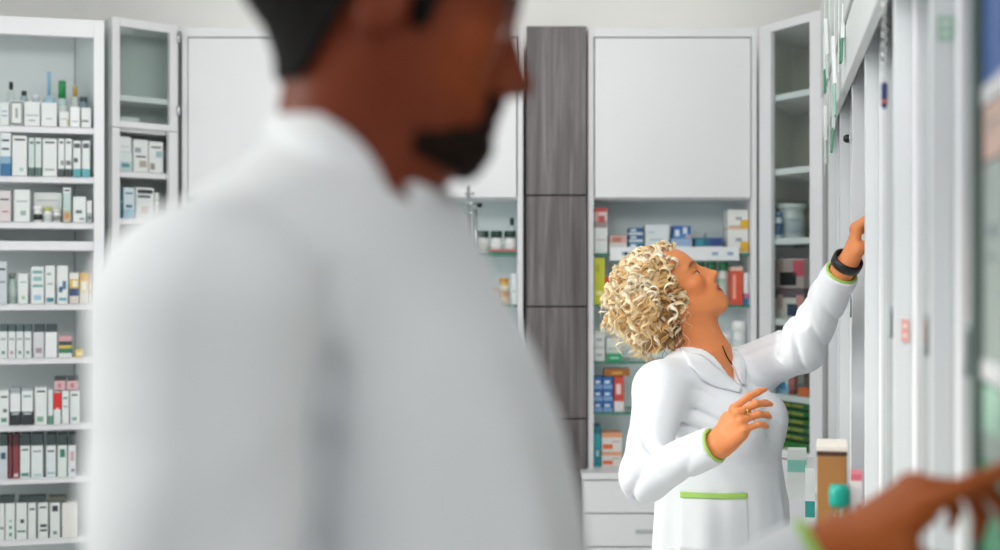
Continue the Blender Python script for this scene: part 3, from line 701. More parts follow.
    for s_ in (1, -1):                       # bust
        p = np.array(W(716, 418, Yc)); K.ell(p + np.r_[f * 0.085 + l * 0.07 * s_, 0], (0.066, 0.066, 0.070), None, 0.05)
    K.cone(neck + np.array([0, 0, -0.045]) + np.r_[l * -0.05, 0], shR, 0.050, 0.056, 0.04); K.cone(neck + np.array([0, 0, -0.045]) + np.r_[l * 0.05, 0], shL, 0.048, 0.056, 0.04)
    cuR = elR + (wrR - elR) * 0.93; cuL = elL + (wrL - elL) * 0.92
    K.cone(shR, elR + (elR - shR) * 0.02, 0.060, 0.054, 0.04); K.cone(elR, cuR, 0.053, 0.041, 0.025)
    K.cone(shL, elL, 0.061, 0.058, 0.04); K.cone(elL, cuL, 0.057, 0.041, 0.025)
    def wr(X, Y, Z):
        def seg(a, b):
            ba = b - a; t = ((X - a[0]) * ba[0] + (Y - a[1]) * ba[1] + (Z - a[2]) * ba[2]) / (ba @ ba)
            dd = np.sqrt((X - a[0] - t * ba[0]) ** 2 + (Y - a[1] - t * ba[1]) ** 2 + (Z - a[2] - t * ba[2]) ** 2)
            return t, (dd < 0.085)
        r = 0
        crease = lambda p: np.clip(1 - np.abs(np.sin(p)), 0, 1) ** 2.2
        n1 = noise3(X, Y, Z, 22, 21)
        t, m = seg(shR, elR); r = r + m * (t > 0.0) * (t < 1.15) * 0.0140 * np.clip(t * 1.2, 0.15, 1) * crease(t * 4 + 48 * (X - elR[0]) + 16 * Y + 1.6 * n1) * np.clip(0.75 + n1, 0, 1)
        t, m = seg(elR, cuR); r = r + m * (t > -.15) * (t < 0.97) * 0.0130 * np.clip(1.05 - t, 0, 1) * crease(t * 8 - 44 * (Z - elR[2]) + 1.8 * n1) * np.clip(0.75 - n1, 0, 1)
        t, m = seg(shL, elL); r = r + m * (t > -.1) * (t < 1.1) * 0.0140 * crease(t * 4 + 38 * (Z - elL[2]) + 30 * (Y - elL[1]) + 1.6 * n1) * np.clip(0.8 + n1, 0, 1)
        t, m = seg(elL, cuL); r = r + m * (t > -.1) * (t < 0.97) * 0.0115 * np.clip(1.15 - t, 0, 1) * crease(t * 4 + 48 * (X - elL[0]) - 20 * Y + 1.8 * n1) * np.clip(0.75 - n1, 0, 1)
        return r + 0.0016 * noise3(X, Y, Z, 70, 5)
    K.put(wr, (0.16, 2.80, 0.9), (0.93, 3.75, 1.6), 0, 'add')
    # V neck: open wedge down to the skin, and the round neck opening
    vb = K.ray(742, 388, 2.9, 3.6); nr = np.array(W(690, 338, Yc - 0.055)); nl = np.array(W(722, 338, Yc + 0.06)); fv = np.r_[f, 0.0]
    mid = (nr + nl) / 2 + [0, 0, 0.03]; dn = vb - mid; Lw_ = np.linalg.norm(dn); dn = dn / Lw_; wv = np.r_[l, 0.0]; wv = wv - dn * (wv @ dn); wv /= np.linalg.norm(wv); gv = np.cross(wv, dn)
    gv = gv if gv @ fv > 0 else -gv
    def vcut(X, Y, Z):
        dx, dy, dz = X - mid[0], Y - mid[1], Z - mid[2]
        t = dx * dn[0] + dy * dn[1] + dz * dn[2]; u = dx * wv[0] + dy * wv[1] + dz * wv[2]; g = dx * gv[0] + dy * gv[1] + dz * gv[2]
        half = 0.080 * np.clip(1 - t / Lw_, 0, 1.3) ** 0.9
        return np.maximum(np.maximum(np.abs(u) - half, -0.045 - g), t - Lw_)
    lo3 = np.minimum(mid, vb) - 0.12; hi3 = np.maximum(mid, vb) + 0.12
    K.put(vcut, lo3, hi3, 0.004, 's')
    K.cone(neck + [0, 0, -0.01], H.p(-0.02, 0, -0.05), 0.058, 0.060, 0.006, 's')
    for cu, el in ((cuR, elR), (cuL, elL)):
        d = (cu - el) / np.linalg.norm(cu - el)
        K.put(lambda X, Y, Z, d=d, cu=cu: np.maximum((X - cu[0]) * d[0] + (Y - cu[1]) * d[1] + (Z - cu[2]) * d[2], -10), cu - 0.06, cu + 0.06, 0, 's') if False else None
        a = cu - d * 0.030; b = cu + d * 0.08; r0 = 0.0325 if cu is cuR else 0.0310
        # square cuff end, hollow around the wrist
        def cap(X, Y, Z, d=d, cu=cu):
            t = (X - cu[0]) * d[0] + (Y - cu[1]) * d[1] + (Z - cu[2]) * d[2]; rr = np.sqrt(np.maximum((X - cu[0]) ** 2 + (Y - cu[1]) ** 2 + (Z - cu[2]) ** 2 - t * t, 0))
            return np.maximum(-t, rr - 0.07)
        K.put(cap, cu - 0.07, cu + 0.07, 0, 's'); K.cone(a, b, r0, r0, 0.0, 's')
    zh = 0.56; K.put(lambda X, Y, Z: zh - Z + 0 * X + 0 * Y, (0.16, 2.8, 0.5), (0.93, 3.75, 0.7), 0, 'i')
    coat = K.mesh('lab_coat', CLOTH, e, o)
    for cu, el, r0 in ((cuR, elR, 0.0345), (cuL, elL, 0.0335)):
        d = (cu - el) / np.linalg.norm(cu - el); u, v = perp(d)
        tag(oval_ring(cu + d * 0.001, u * r0, v * r0, 0.0037, LIME, 'cuff_lining', coat, o), 'lime green cuff lining')
    # shawl collar strips along the V
    def strip(pts_in, pts_out, name): return patch(K, [K.ray(x, y, 2.9, 3.65) for x, y in pts_in], [K.ray(x, y, 2.9, 3.65) for x, y in pts_out], 0.0025, 0.0035, CLOTH, name, coat, o)
    strip([(690, 345), (701, 356), (716, 369), (729, 379), (741, 389)], [(682, 352), (688, 366), (700, 380), (716, 388), (739, 394)], 'lapel')
    strip([(724, 352), (730, 362), (736, 372), (741, 385)], [(738, 352), (743, 362), (744, 374), (745, 387)], 'lapel')
    # pocket with a lime edge
    pk = lambda pts: [K.ray(x, y, 2.9, 3.6) for x, y in pts]
    pc = patch(K, pk([(682, 494), (713, 495.5), (746, 495.5)]), pk([(681, 549), (713, 551), (748, 551)]), 0.0012, 0.002, CLOTH, 'pocket', coat, o, rows=14)
    tag(patch(K, pk([(682, 491.5), (713, 493), (746, 493)]), pk([(682, 497.5), (713, 498.5), (746, 498)]), 0.002, 0.004, LIME, 'pocket_edge', pc, o), 'lime green pocket edge')
    # wristband and ring, cord at the neck
    d = (wrL - elL) / np.linalg.norm(wrL - elL); u, v = perp(d); wb = MB(); cc = wrL + d * 0.012; nW = 40; V = []; Fc = []
    for k, (r, t) in enumerate(((0.0300, -0.011), (0.0345, -0.010), (0.0350, 0.0), (0.0345, 0.010), (0.0300, 0.011), (0.0285, 0.0))):
        for j in range(nW):
            a = 2 * math.pi * j / nW; V.append(Vector(cc) + Vector(d) * t + Vector(u) * r * math.cos(a) + Vector(v) * r * math.sin(a))
    for k in range(6):
        for j in range(nW): Fc.append((k * nW + j, k * nW + (j + 1) % nW, ((k + 1) % 6) * nW + (j + 1) % nW, ((k + 1) % 6) * nW + j))
    wb.add(V, Fc, BLACK, True); tag(wb.build('wristband', e, origin=o), 'black wristband on the raised arm')
    p = PR(0.108, -0.006, 0.004); q = PR(0.116, -0.008, -0.004); dd = Vector(q - p).normalized(); u, v = perp(dd)
    oval_ring((p + q) / 2, u * 0.0092, v * 0.0092, 0.0013, mat('D8B46A', 0.2, 0.02, 30, metallic=1.0), 'finger_ring', e, o, 28, 6)
    pts = [B.snap(B.ray(x, y, 3.0, 3.6), 0.0015) for x, y in ((722, 346), (724, 352), (727, 358), (731, 364), (735, 370))]
    MB().tube(pts, 0.0016, mat('2B211C', 0.5), 6).build('necklace', e, origin=o)
    # ---- curls
    rnd = np.random.RandomState(11); HM = attr_mat('blonde_hair', 'tint', 0.42, 0.0, 0.5, 120, 0.15)
    Fh = Field(H.c - 0.26, H.c + 0.26, 0.0055); g = np.array([0, 0, -1.0])
    H.ell(Fh, (-0.022, 0, 0.060), (0.100, 0.088, 0.084), 0.0); bk = H.p(-0.065, 0, 0.005); Fh.ell(bk + [-0.002, 0, -0.015], (0.060, 0.084, 0.075), None, 0.05)
    H.ell(Fh, (0.085, 0, -0.02), (0.072, 0.062, 0.105), 0.02, 's'); H.ell(Fh, (0.03, 0, -0.09), (0.06, 0.085, 0.09), 0.02, 's')
    Fh.put(lambda X, Y, Z: 0.006 * noise3(X, Y, Z, 160, 2) + 0.004 * noise3(X, Y, Z, 330, 4), H.c - 0.26, H.c + 0.26, 0, 'add')
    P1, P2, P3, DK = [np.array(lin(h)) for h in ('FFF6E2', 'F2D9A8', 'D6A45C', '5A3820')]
    VV = []; FF = []; CC = []; nS = 5; kept = 0; tries = 0
    cr = np.array([0.098, 0.078, 0.084]); cc0 = np.array([-0.008, 0, 0.053])
    while kept < 640 and tries < 30000:
        tries += 1; frizz = kept >= 430
        n = rnd.normal(size=3); n /= np.linalg.norm(n); q = cc0 + n * cr
        hl = np.interp(q[0], [-.11, -.06, -.02, 0.0, .02, .035, .05, .075, .09], [-.07, -.06, -.04, -.03, -.01, .03, .06, .100, .16])
        if q[2] < hl: continue
        root = H.p(*q); nw = H.M @ n; under = n[2] < 0.10 and n[0] > -0.5
        L = rnd.uniform(0.055, 0.100); front = n[0] > 0.45
        if front: L *= 0.6
        rh = rnd.uniform(0.008, 0.0145); turns = L / rnd.uniform(0.026, 0.040); ph = rnd.uniform(0, 6.28); tb = rnd.uniform(0.0011, 0.0017)
        if frizz: rh = rnd.uniform(0.004, 0.010); tb = 0.0006; L *= 1.25
        npt = int(max(22, turns * 15)); t = np.linspace(0, 1, npt)
        side = rnd.normal(size=3) * 0.25; back = H.M @ np.array([-1.0, 0, 0.1])
        dirn = nw + side + back * (0.35 if n[0] > 0.3 else 0.0); dirn /= np.linalg.norm(dirn)
        lift = rnd.uniform(0.35, 0.65)
        path = root + np.outer(t * L * lift, dirn) + np.outer((t ** 1.6) * L * (1 - lift) * 1.1, g + back * 0.1)
        lc_ = H.local(path); e_ = (lc_ - cc0) / (cr + 0.010); m_ = np.linalg.norm(e_, axis=1); inn = m_ < 1
        lc_[inn] = cc0 + (e_[inn] / m_[inn][:, None]) * (cr + 0.010)
        fe = np.interp(lc_[:, 2], [-.12, -.03, .0, .03, .06, .10, .13], [-.02, .012, .022, .030, .048, .088, .12])
        if (lc_[:, 0] > fe + (0.012 if not under else 0.004)).any(): continue
        path = np.array([H.p(*x) for x in lc_])
        if (path[:, 2] < 1.272).any(): continue
        T = np.gradient(path, axis=0); T /= np.linalg.norm(T, axis=1)[:, None] + 1e-9
        A = np.cross(T, [0.3, 0.9, 0.2]); A /= np.linalg.norm(A, axis=1)[:, None] + 1e-9; Bn = np.cross(T, A)
        an = ph + t * turns * 6.283 * (1 if rnd.rand() < .5 else -1); rr = rh * np.minimum(1, 0.3 + t * 3) * (1 - 0.15 * t)
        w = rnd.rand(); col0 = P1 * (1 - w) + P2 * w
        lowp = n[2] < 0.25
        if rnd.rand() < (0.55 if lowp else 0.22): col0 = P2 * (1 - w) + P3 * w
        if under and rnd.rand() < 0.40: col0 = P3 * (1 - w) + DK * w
        for st in range(1 if frizz else 4):
            sh_ = (st - 1.5) * 0.0021 + rnd.uniform(-.0006, .0006); rs = 1 + rnd.uniform(-.14, .10)
            hx = path + T * sh_ + A * (rr * rs * np.cos(an + st * 0.12))[:, None] + Bn * (rr * rs * np.sin(an + st * 0.12))[:, None]
            T2 = np.gradient(hx, axis=0); T2 /= np.linalg.norm(T2, axis=1)[:, None] + 1e-9
            A2 = np.cross(T2, [0.1, 0.3, 0.9]); A2 /= np.linalg.norm(A2, axis=1)[:, None] + 1e-9; B2 = np.cross(T2, A2)
            tr = tb * np.minimum(1, (1 - t) * 4 + 0.25); base = sum(len(x) for x in VV)
            ring = [hx + A2 * (tr * math.cos(a_))[:, None] + B2 * (tr * math.sin(a_))[:, None] for a_ in np.linspace(0, 6.283, nS, endpoint=False)]
            VV.append(np.stack(ring, 1).reshape(-1, 3))
            i = np.arange(npt - 1)[:, None] * nS; k = np.arange(nS)[None, :]; k2 = (k + 1) % nS
            FF.append(np.stack([i + k, i + k2, i + nS + k2, i + nS + k], -1).reshape(-1, 4) + base)
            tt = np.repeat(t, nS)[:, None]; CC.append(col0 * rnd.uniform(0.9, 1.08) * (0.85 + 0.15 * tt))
        kept += 1
    v = np.concatenate(VV); Fa = np.concatenate(FF); cl_ = np.concatenate(CC); cl_[:, 3] = 1
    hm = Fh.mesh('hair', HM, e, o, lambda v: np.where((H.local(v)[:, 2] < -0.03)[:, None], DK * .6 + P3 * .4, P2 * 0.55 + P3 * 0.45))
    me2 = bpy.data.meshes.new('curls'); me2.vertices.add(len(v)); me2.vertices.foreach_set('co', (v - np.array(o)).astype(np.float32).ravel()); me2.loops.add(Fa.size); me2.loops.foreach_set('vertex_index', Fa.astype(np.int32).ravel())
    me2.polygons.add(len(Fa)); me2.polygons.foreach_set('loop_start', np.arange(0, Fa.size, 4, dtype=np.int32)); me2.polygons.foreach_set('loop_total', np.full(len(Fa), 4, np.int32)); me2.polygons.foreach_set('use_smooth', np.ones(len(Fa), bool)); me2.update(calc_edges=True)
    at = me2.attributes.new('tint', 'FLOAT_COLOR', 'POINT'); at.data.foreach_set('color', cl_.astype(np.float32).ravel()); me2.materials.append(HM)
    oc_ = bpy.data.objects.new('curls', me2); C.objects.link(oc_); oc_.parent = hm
    legs_and_shoes(e, o, hips, feet, f, 0.095, 0.066, 0.055, 'E2E4E4', 'E8E8E6', 0.86)
build_woman()

# ================================================================ the man
def build_man():
    yaw = R(-22); f = np.array([math.cos(yaw), math.sin(yaw)]); l = np.array([-f[1], f[0]])
    Yc = 1.07
    c0 = W(330, 350, Yc); o = (c0.x, c0.y, 0.0)
    e = empty('person', o, 'man in a white lab coat in the foreground, seen from the side and looking down', 'person')
    H = Head(W(386, 24, Yc), R(11), R(-13), 0.965)
    neck = np.array(W(338, 205, Yc + 0.01))
    shR, elR, wrR = np.array(W(203, 312, 0.875)), np.array(W(185, 760, 0.865)), np.array(W(430, 830, 0.90))
    shL, elL, wrL = np.array(W(396, 312, 1.24)), np.array(W(555, 720, 1.26)), np.array(W(845, 549, 1.22))
    B = Field((-0.48, 0.72, 0.0), (0.50, 1.48, 1.90), 0.0046)
    rows = []
    for z, px, a, b in ((1.575, 338, 0.062, 0.056), (1.545, 332, 0.10, 0.072), (1.50, 330, 0.115, 0.085), (1.42, 340, 0.112, 0.105), (1.30, 345, 0.108, 0.108), (1.18, 345, 0.108, 0.105), (1.05, 345, 0.120, 0.11), (0.92, 343, 0.140, 0.115), (0.82, 343, 0.14, 0.105)):
        p = W(px, 275, Yc); rows.append((z, p.x, p.y, a, b))
    B.loft(rows, f, l, 0.02)
    sculpt_head(B, H, True)
    B.cone(H.p(-0.016, 0, -0.030), neck, 0.053, 0.058, 0.03); B.cone(H.p(0.005, 0, -0.055), neck + np.r_[f * 0.02, 0.0], 0.046, 0.052, 0.03)
    for sh in (shR, shL): B.cone(neck + [0, 0, -0.05], sh, 0.046, 0.046, 0.03)
    for a_, b_, c_ in ((shR, elR, wrR), (shL, elL, wrL)): B.cone(a_, b_, 0.047, 0.040, 0.02); B.cone(b_, c_, 0.040, 0.029, 0.02)
    hc = W(328, 275, Yc); hips = [(hc.x + l[0] * 0.09 * s_, hc.y + l[1] * 0.09 * s_, 0.92) for s_ in (1, -1)]; feet = [(hc.x + l[0] * 0.11 * s_, hc.y + l[1] * 0.11 * s_, 0.08) for s_ in (1, -1)]
    for h_, f_ in zip(hips, feet):
        k = (np.array(h_) + np.array(f_)) / 2; B.cone(h_, k, 0.085, 0.056, 0.03); B.cone(k, f_, 0.056, 0.036, 0.02); B.cone(f_, (f_[0] + f[0] * .14, f_[1] + f[1] * .14, 0.03), 0.034, 0.025, 0.02)
    # pointing left hand, back of the hand up
    xd = np.array(W(928, 489, 1.19)) - wrL; zd = np.array([-0.45, -0.25, 0.85])
    PL, tips = hand(B, wrL, xd, zd, 'L', 0.183, [(0.13, 0.12, 0.06), (0.62, 0.95, 0.5), (0.85, 1.0, 0.5), (0.95, 1.0, 0.5)], [(0.062, 0.046, -0.044, 0.0118), (0.086, 0.036, -0.070, 0.0098)], spread=(0.06, 0.0, -0.08, -0.16), fore=(wrL + (elL - wrL) * 0.5, 0.036))
    xr = wrR - elR; hand(B, wrR, xr / np.linalg.norm(xr) + np.array([0, 0, -0.3]), np.array([0.2, -0.9, 0.5]), 'R', 0.19, [(0.4, 0.5, 0.3)] * 4, [(0.066, 0.040, -0.036, 0.0118), (0.096, 0.030, -0.046, 0.0095)], fore=(wrR + (elR - wrR) * 0.5, 0.036))
    SK, WARM, LIP, PALE = [np.array(lin(h)) for h in ('6E2E15', '98481E', '5E2A20', 'B45E2A')]
    def skin(v):
        q = H.local(v); x, y, z = q.T; c = np.tile(SK, (len(v), 1))
        def mix(c, col_, w): return c + (col_ - c) * np.clip(w, 0, 1)[:, None]
        c = mix(c, PALE, (np.linalg.norm(q, axis=1) > 0.35) * 1.0)
        c = mix(c, WARM, 0.7 * np.exp(-((x - .07) ** 2 + (np.abs(y) - .045) ** 2 + (z + .02) ** 2) / .035 ** 2))
        c = mix(c, LIP, 1.3 * np.exp(-(((x - .100) / .013) ** 2 + (y / .024) ** 2 + ((z + .054) / .012) ** 2) ** 2))
        c = mix(c, np.array(lin('1A100C')), 0.9 * np.exp(-(((np.abs(y) - .034) / .022) ** 4 + ((z - .036) / .0055) ** 2)) * (x > .06))
        c = mix(c, np.array(lin('1A100C')), 0.8 * np.exp(-(((np.abs(y) - .032) / .014) ** 4 + ((z - .0155) / .0022) ** 2)) * (x > .076))
        return c
    SKM = attr_mat('man_skin', 'tint', 0.5, 0.12, 0.22, 40, 0.08, 0.08)
    B.mesh('body', SKM, e, o, skin)
    eyes(H, e, '2A1A10', o)
    for i, q_ in enumerate(tips[:1]): pass
    # short hair and beard grown from the skin surface
    def grown(name, region, off, amp, m, lo_z, hi_z):
        lo = H.c - 0.19; hi = H.c + 0.19; lo[2] = H.c[2] + lo_z; hi[2] = H.c[2] + hi_z
        q = B.sl(lo, hi); F = Field(lo, hi, B.h); F.lo = np.array([B.ax[i][q[i]][0] for i in range(3)]); F.ax = [B.ax[i][q[i]] for i in range(3)]
        X, Y, Z = np.meshgrid(*F.ax, indexing='ij'); P = np.stack([X, Y, Z], -1); L = H.local(P)
        F.D = np.maximum(B.D[q] - off + amp * noise3(X, Y, Z, 420, 7) + amp * noise3(X, Y, Z, 800, 9), region(L[..., 0], L[..., 1], L[..., 2])).astype(np.float32)
        F.D[[0, -1]] = 0.1; F.D[:, [0, -1]] = 0.1; F.D[:, :, [0, -1]] = 0.1
        return F.mesh(name, m, e, o)
    HX = [-.12, -.056, -.046, -.036, -.026, .004, .010, .026, .034, .05, .075, .095]; HZ = [-.060, -.066, -.035, -.002, .036, .036, -.010, -.010, .035, .078, .098, .115]
    def hair(x, y, z):
        r = (np.interp(x, HX, HZ) - z) * 0.7
        ear = 0.034 - np.sqrt(((x + .010) * 1.4) ** 2 + (z - .002) ** 2) ; return np.maximum(r, np.where(np.abs(y) > 0.070, np.maximum(ear, -1), -1))
    HAIRM = mat('0E0B0A', 0.85, 0.3, 300, bump=0.6, spec=0.2)
    grown('hair', hair, 0.0075, 0.0014, HAIRM, -0.12, 0.17)
    def beard(x, y, z):
        jaw = np.interp(x, [.02, .045, .06, .07, .085, .11], [-.084, -.082, -.076, -.070, -.069, -.070])       # upper edge on the cheek
        under = np.interp(x, [-.02, .03, .09], [-.075, -.100, -.108])
        a = np.maximum(np.maximum(z - jaw, under - z), np.maximum(0.036 - x, -1))
        mo = np.maximum(np.maximum(z + 0.037, -0.047 - z), np.maximum(np.maximum(0.078 - x, x - 0.1085), np.abs(y) - 0.030))
        gt = np.maximum(np.maximum(np.abs(np.abs(y) - 0.029) - 0.006, np.maximum(z + 0.036, -0.09 - z)), 0.07 - x)
        lip = 0.013 - np.sqrt((z + 0.054) ** 2 + (np.maximum(np.abs(y) - .012, 0)) ** 2)
        return np.maximum(np.minimum(np.minimum(a, mo), gt), np.where(x > .085, lip, -1))
    grown('beard', beard, 0.0042, 0.0010, mat('1E120C', 0.9, 0.3, 300, bump=0.5, spec=0.15), -0.17, 0.06)
    # ---- white coat
    K = Field((-0.48, 0.72, 0.55), (0.50, 1.48, 1.66), 0.0056)
    crow = []
    for py, px, a, b in ((150, 345, 0.060, 0.056), (172, 342, 0.078, 0.062), (205, 336, 0.120, 0.080), (250, 336, 0.146, 0.100), (300, 342, 0.146, 0.120), (350, 354, 0.140, 0.136), (420, 364, 0.136, 0.150), (500, 370, 0.136, 0.160), (600, 368, 0.145, 0.172), (720, 362, 0.165, 0.180), (1400, 350, 0.235, 0.205)):
        p = W(px, py, Yc); crow.append((p.z, p.x, p.y, a, b))
    def drape(X, Y, Z, th):
        low = np.clip((1.48 - Z) / 0.3, 0, 1)
        return 0.006 * low * np.sin(th * 7 + Z * 5 + 1.2 * np.sin(th * 3 + 1)) + 0.004 * noise3(X, Y, Z, 26, 13)
    K.loft(crow, f, l, 0.02, disp=drape)
    K.cone(neck + [0, 0, -0.035] + np.r_[l * -0.05, 0], shR, 0.058, 0.066, 0.06); K.cone(neck + [0, 0, -0.035] + np.r_[l * 0.05, 0], shL, 0.056, 0.066, 0.06)
    K.cone(W(268, 370, 0.965), W(258, 720, 0.965), 0.045, 0.060, 0.03)  # hidden filling added behind the arm crease to block sunlight
    cr_ = [K.ray(px, py, 0.70, 1.3) for px, py in ((334, 285), (327, 320), (318, 380), (309, 450), (303, 550), (297, 640))]
    for i_ in range(5): K.cone(cr_[i_], cr_[i_ + 1], 0.004 + 0.005 * min(i_, 2), 0.004 + 0.005 * min(i_ + 1, 2), 0.018, 's')
    cuL = elL + (wrL - elL) * 0.92; cuR = elR + (wrR - elR) * 0.95
    K.cone(shR, elR, 0.070, 0.066, 0.012); K.cone(elR, cuR, 0.062, 0.046, 0.025)
    K.cone(shL, elL, 0.060, 0.058, 0.04); K.cone(elL, cuL, 0.058, 0.044, 0.025)
    def wr(X, Y, Z):
        def seg(a, b):
            ba = b - a; t = ((X - a[0]) * ba[0] + (Y - a[1]) * ba[1] + (Z - a[2]) * ba[2]) / (ba @ ba)
            dd = np.sqrt((X - a[0] - t * ba[0]) ** 2 + (Y - a[1] - t * ba[1]) ** 2 + (Z - a[2] - t * ba[2]) ** 2); return t, (dd < 0.09)
        r = 0
        t, m = seg(shR, elR); r = r + m * (t > 0.25) * (t < 1.1) * 0.004 * np.clip(t, 0.2, 1) * np.sin(t * 16 + 40 * (X - elR[0]) + 1.5 * np.sin(30 * Y))
        t, m = seg(elL, cuL); r = r + m * (t > -.2) * (t < 1.0) * 0.005 * np.clip(0.9 - t, 0, 1) * np.sin(t * 20 + 50 * (Z - elL[2]))
        return r
    K.put(wr, (-0.48, 0.72, 0.9), (0.5, 1.48, 1.66), 0, 'add')
    ncut = np.array(W(350, 130, Yc)); K.cone(neck + [0, 0, 0.02], ncut + (ncut - neck) * 0.6, 0.056, 0.062, 0.006, 's'); K.ell(W(405, 160, 1.035), (0.046, 0.050, 0.034), None, 0.012, 's')
    for cu, el, r0 in ((cuL, elL, 0.034), (cuR, elR, 0.036)):
        d = (cu - el) / np.linalg.norm(cu - el)
        def cap(X, Y, Z, d=d, cu=cu):
            t = (X - cu[0]) * d[0] + (Y - cu[1]) * d[1] + (Z - cu[2]) * d[2]; rr = np.sqrt(np.maximum((X - cu[0]) ** 2 + (Y - cu[1]) ** 2 + (Z - cu[2]) ** 2 - t * t, 0))
            return np.maximum(-t, rr - 0.075)
        K.put(cap, cu - 0.075, cu + 0.075, 0, 's'); K.cone(cu - d * 0.03, cu + d * 0.08, r0, r0, 0, 's')
    K.put(lambda X, Y, Z: 0.62 - Z + 0 * X + 0 * Y, (-0.48, 0.72, 0.5), (0.5, 1.48, 0.75), 0, 'i')
    coat = K.mesh('lab_coat', CLOTHM, e, o)
    for cu, el, r0 in ((cuL, elL, 0.037), (cuR, elR, 0.039)):
        d = (cu - el) / np.linalg.norm(cu - el); u, v = perp(d)
        tag(oval_ring(cu + d * 0.002, u * r0, v * r0, 0.0058, LIME, 'cuff_lining', coat, o), 'lime green cuff lining')
    # standing collar, open under the chin: top edge and foot as two paths round the neck
    K.ell(W(404, 168, 1.015), (0.030, 0.035, 0.026), None, 0.012, 's') if False else None
    topP = [(388, 188, 1.005), (383, 170, 0.998), (370, 150, 0.995), (345, 127, 1.0), (315, 110, 1.018), (290, 99, 1.06), (288, 98, 1.09), (310, 106, 1.125), (350, 128, 1.145), (392, 152, 1.14), (420, 165, 1.12), (432, 172, 1.09), (426, 176, 1.05), (408, 184, 1.02)]
    botP = [(398, 226, 0.985), (378, 212, 0.975), (350, 194, 0.965), (318, 172, 0.968), (285, 150, 0.99), (262, 138, 1.05), (262, 138, 1.10), (285, 148, 1.15), (335, 170, 1.175), (390, 190, 1.17), (428, 202, 1.145), (446, 214, 1.10), (438, 224, 1.04), (412, 230, 1.0)]
    def smooth(P, n=80):
        P = np.array([np.array(W(*p)) for p in P]); d = np.r_[0, np.cumsum(np.linalg.norm(np.diff(P, axis=0), axis=1))]; t = np.linspace(0, d[-1], n); Q = np.stack([np.interp(t, d, P[:, i]) for i in range(3)], 1)
        for _ in range(14): Q[1:-1] = 0.5 * Q[1:-1] + 0.25 * (Q[:-2] + Q[2:])
        return Q
    Tp, Bt = smooth(topP), smooth(botP); cen = (Tp.mean(0) + Bt.mean(0)) / 2; nn, rw = 80, 6; VV = []
    for side in (0, 1):
        for i in range(rw):
            t = i / (rw - 1); Q = Bt + (Tp - Bt) * t; out = Q - cen; out[:, 2] *= 0.2; out /= np.linalg.norm(out, axis=1)[:, None]
            VV.append(Q + out * (0.006 * math.sin(t * 3.14) - 0.0045 * side))
    VV = np.concatenate(VV); Fc = []; I = lambda s_, i, j: s_ * rw * nn + i * nn + j
    for j in range(nn - 1):
        for i in range(rw - 1): Fc.append((I(0, i, j), I(0, i, j + 1), I(0, i + 1, j + 1), I(0, i + 1, j))); Fc.append((I(1, i, j + 1), I(1, i, j), I(1, i + 1, j), I(1, i + 1, j + 1)))
        Fc.append((I(0, rw - 1, j), I(0, rw - 1, j + 1), I(1, rw - 1, j + 1), I(1, rw - 1, j))); Fc.append((I(0, 0, j + 1), I(0, 0, j), I(1, 0, j), I(1, 0, j + 1)))
    for j in (0, nn - 1):
        for i in range(rw - 1): Fc.append((I(0, i, j), I(0, i + 1, j), I(1, i + 1, j), I(1, i, j)))
    mb = MB(); mb.add(VV, Fc, CLOTHM, True); mb.build('collar', coat, origin=o)
    legs_and_shoes(e, o, hips, feet, f, 0.105, 0.078, 0.066, '3A4048', '24262A', 0.93)
build_man()
# ---------------------------------------------------------------- goods on the shelves
def paint(h, rough=0.42): return mat(h, rough, 0.05, 25)
INK = '3C464B'
def plane_hit(A, u, n, d, px):
    q = (px - 500) / FPX; P = Vector(A) + Vector(n) * d
    # P.x + u.x s = q (P.y + u.y s)
    s = (q * P.y - P.x) / (u[0] - q * u[1]); return P + Vector(u) * s
class Shelf:
    def __init__(s, A, u, n, z): s.A, s.u, s.n, s.z = A, u, n, z; s.rot = math.atan2(u[1], u[0])
    def span(s, p0, p1, d):
        a = plane_hit(s.A, s.u, s.n, d, p0); b = plane_hit(s.A, s.u, s.n, d, p1); return (a + b) / 2, (b - a).length
def carton(sh, p0, p1, ptop, base, label, bands=None, marks=(), depth=0.07, d=0.012, z=None, group=None, name='carton', cat='box', body='E2E6E4', turn=0.0):
    """a printed folding carton: walls in printed bands, tuck flap on top, print on the front"""
    mid, w = sh.span(p0, p1, d); w -= 0.0016; Y = mid.y
    z0 = sh.z if z is None else z
    h = max(0.012, zat(ptop, Y) - z0)
    mb = MB(); bands = bands or [(0, 1, body)]
    for b0, b1, c in bands: mb.box((-w / 2, 0, h * b0), (w / 2, depth, h * b1), paint(c))
    top = paint(bands[-1][2])
    mb.box((-w / 2 + 0.002, 0.003, h), (w / 2 - 0.002, depth - 0.002, h + 0.0008), top)          # tuck flap
    for x0, x1, y0, y1, c in marks: mb.box((-w / 2 + w * x0, -0.0006, h * y0), (-w / 2 + w * x1, 0.0002, h * y1), paint(c))
    o = mb.build(name); o.location = (mid.x, mid.y, z0 + 0.0004); o.rotation_euler = (0, 0, sh.rot + turn)
    return tag(o, label, cat, group)
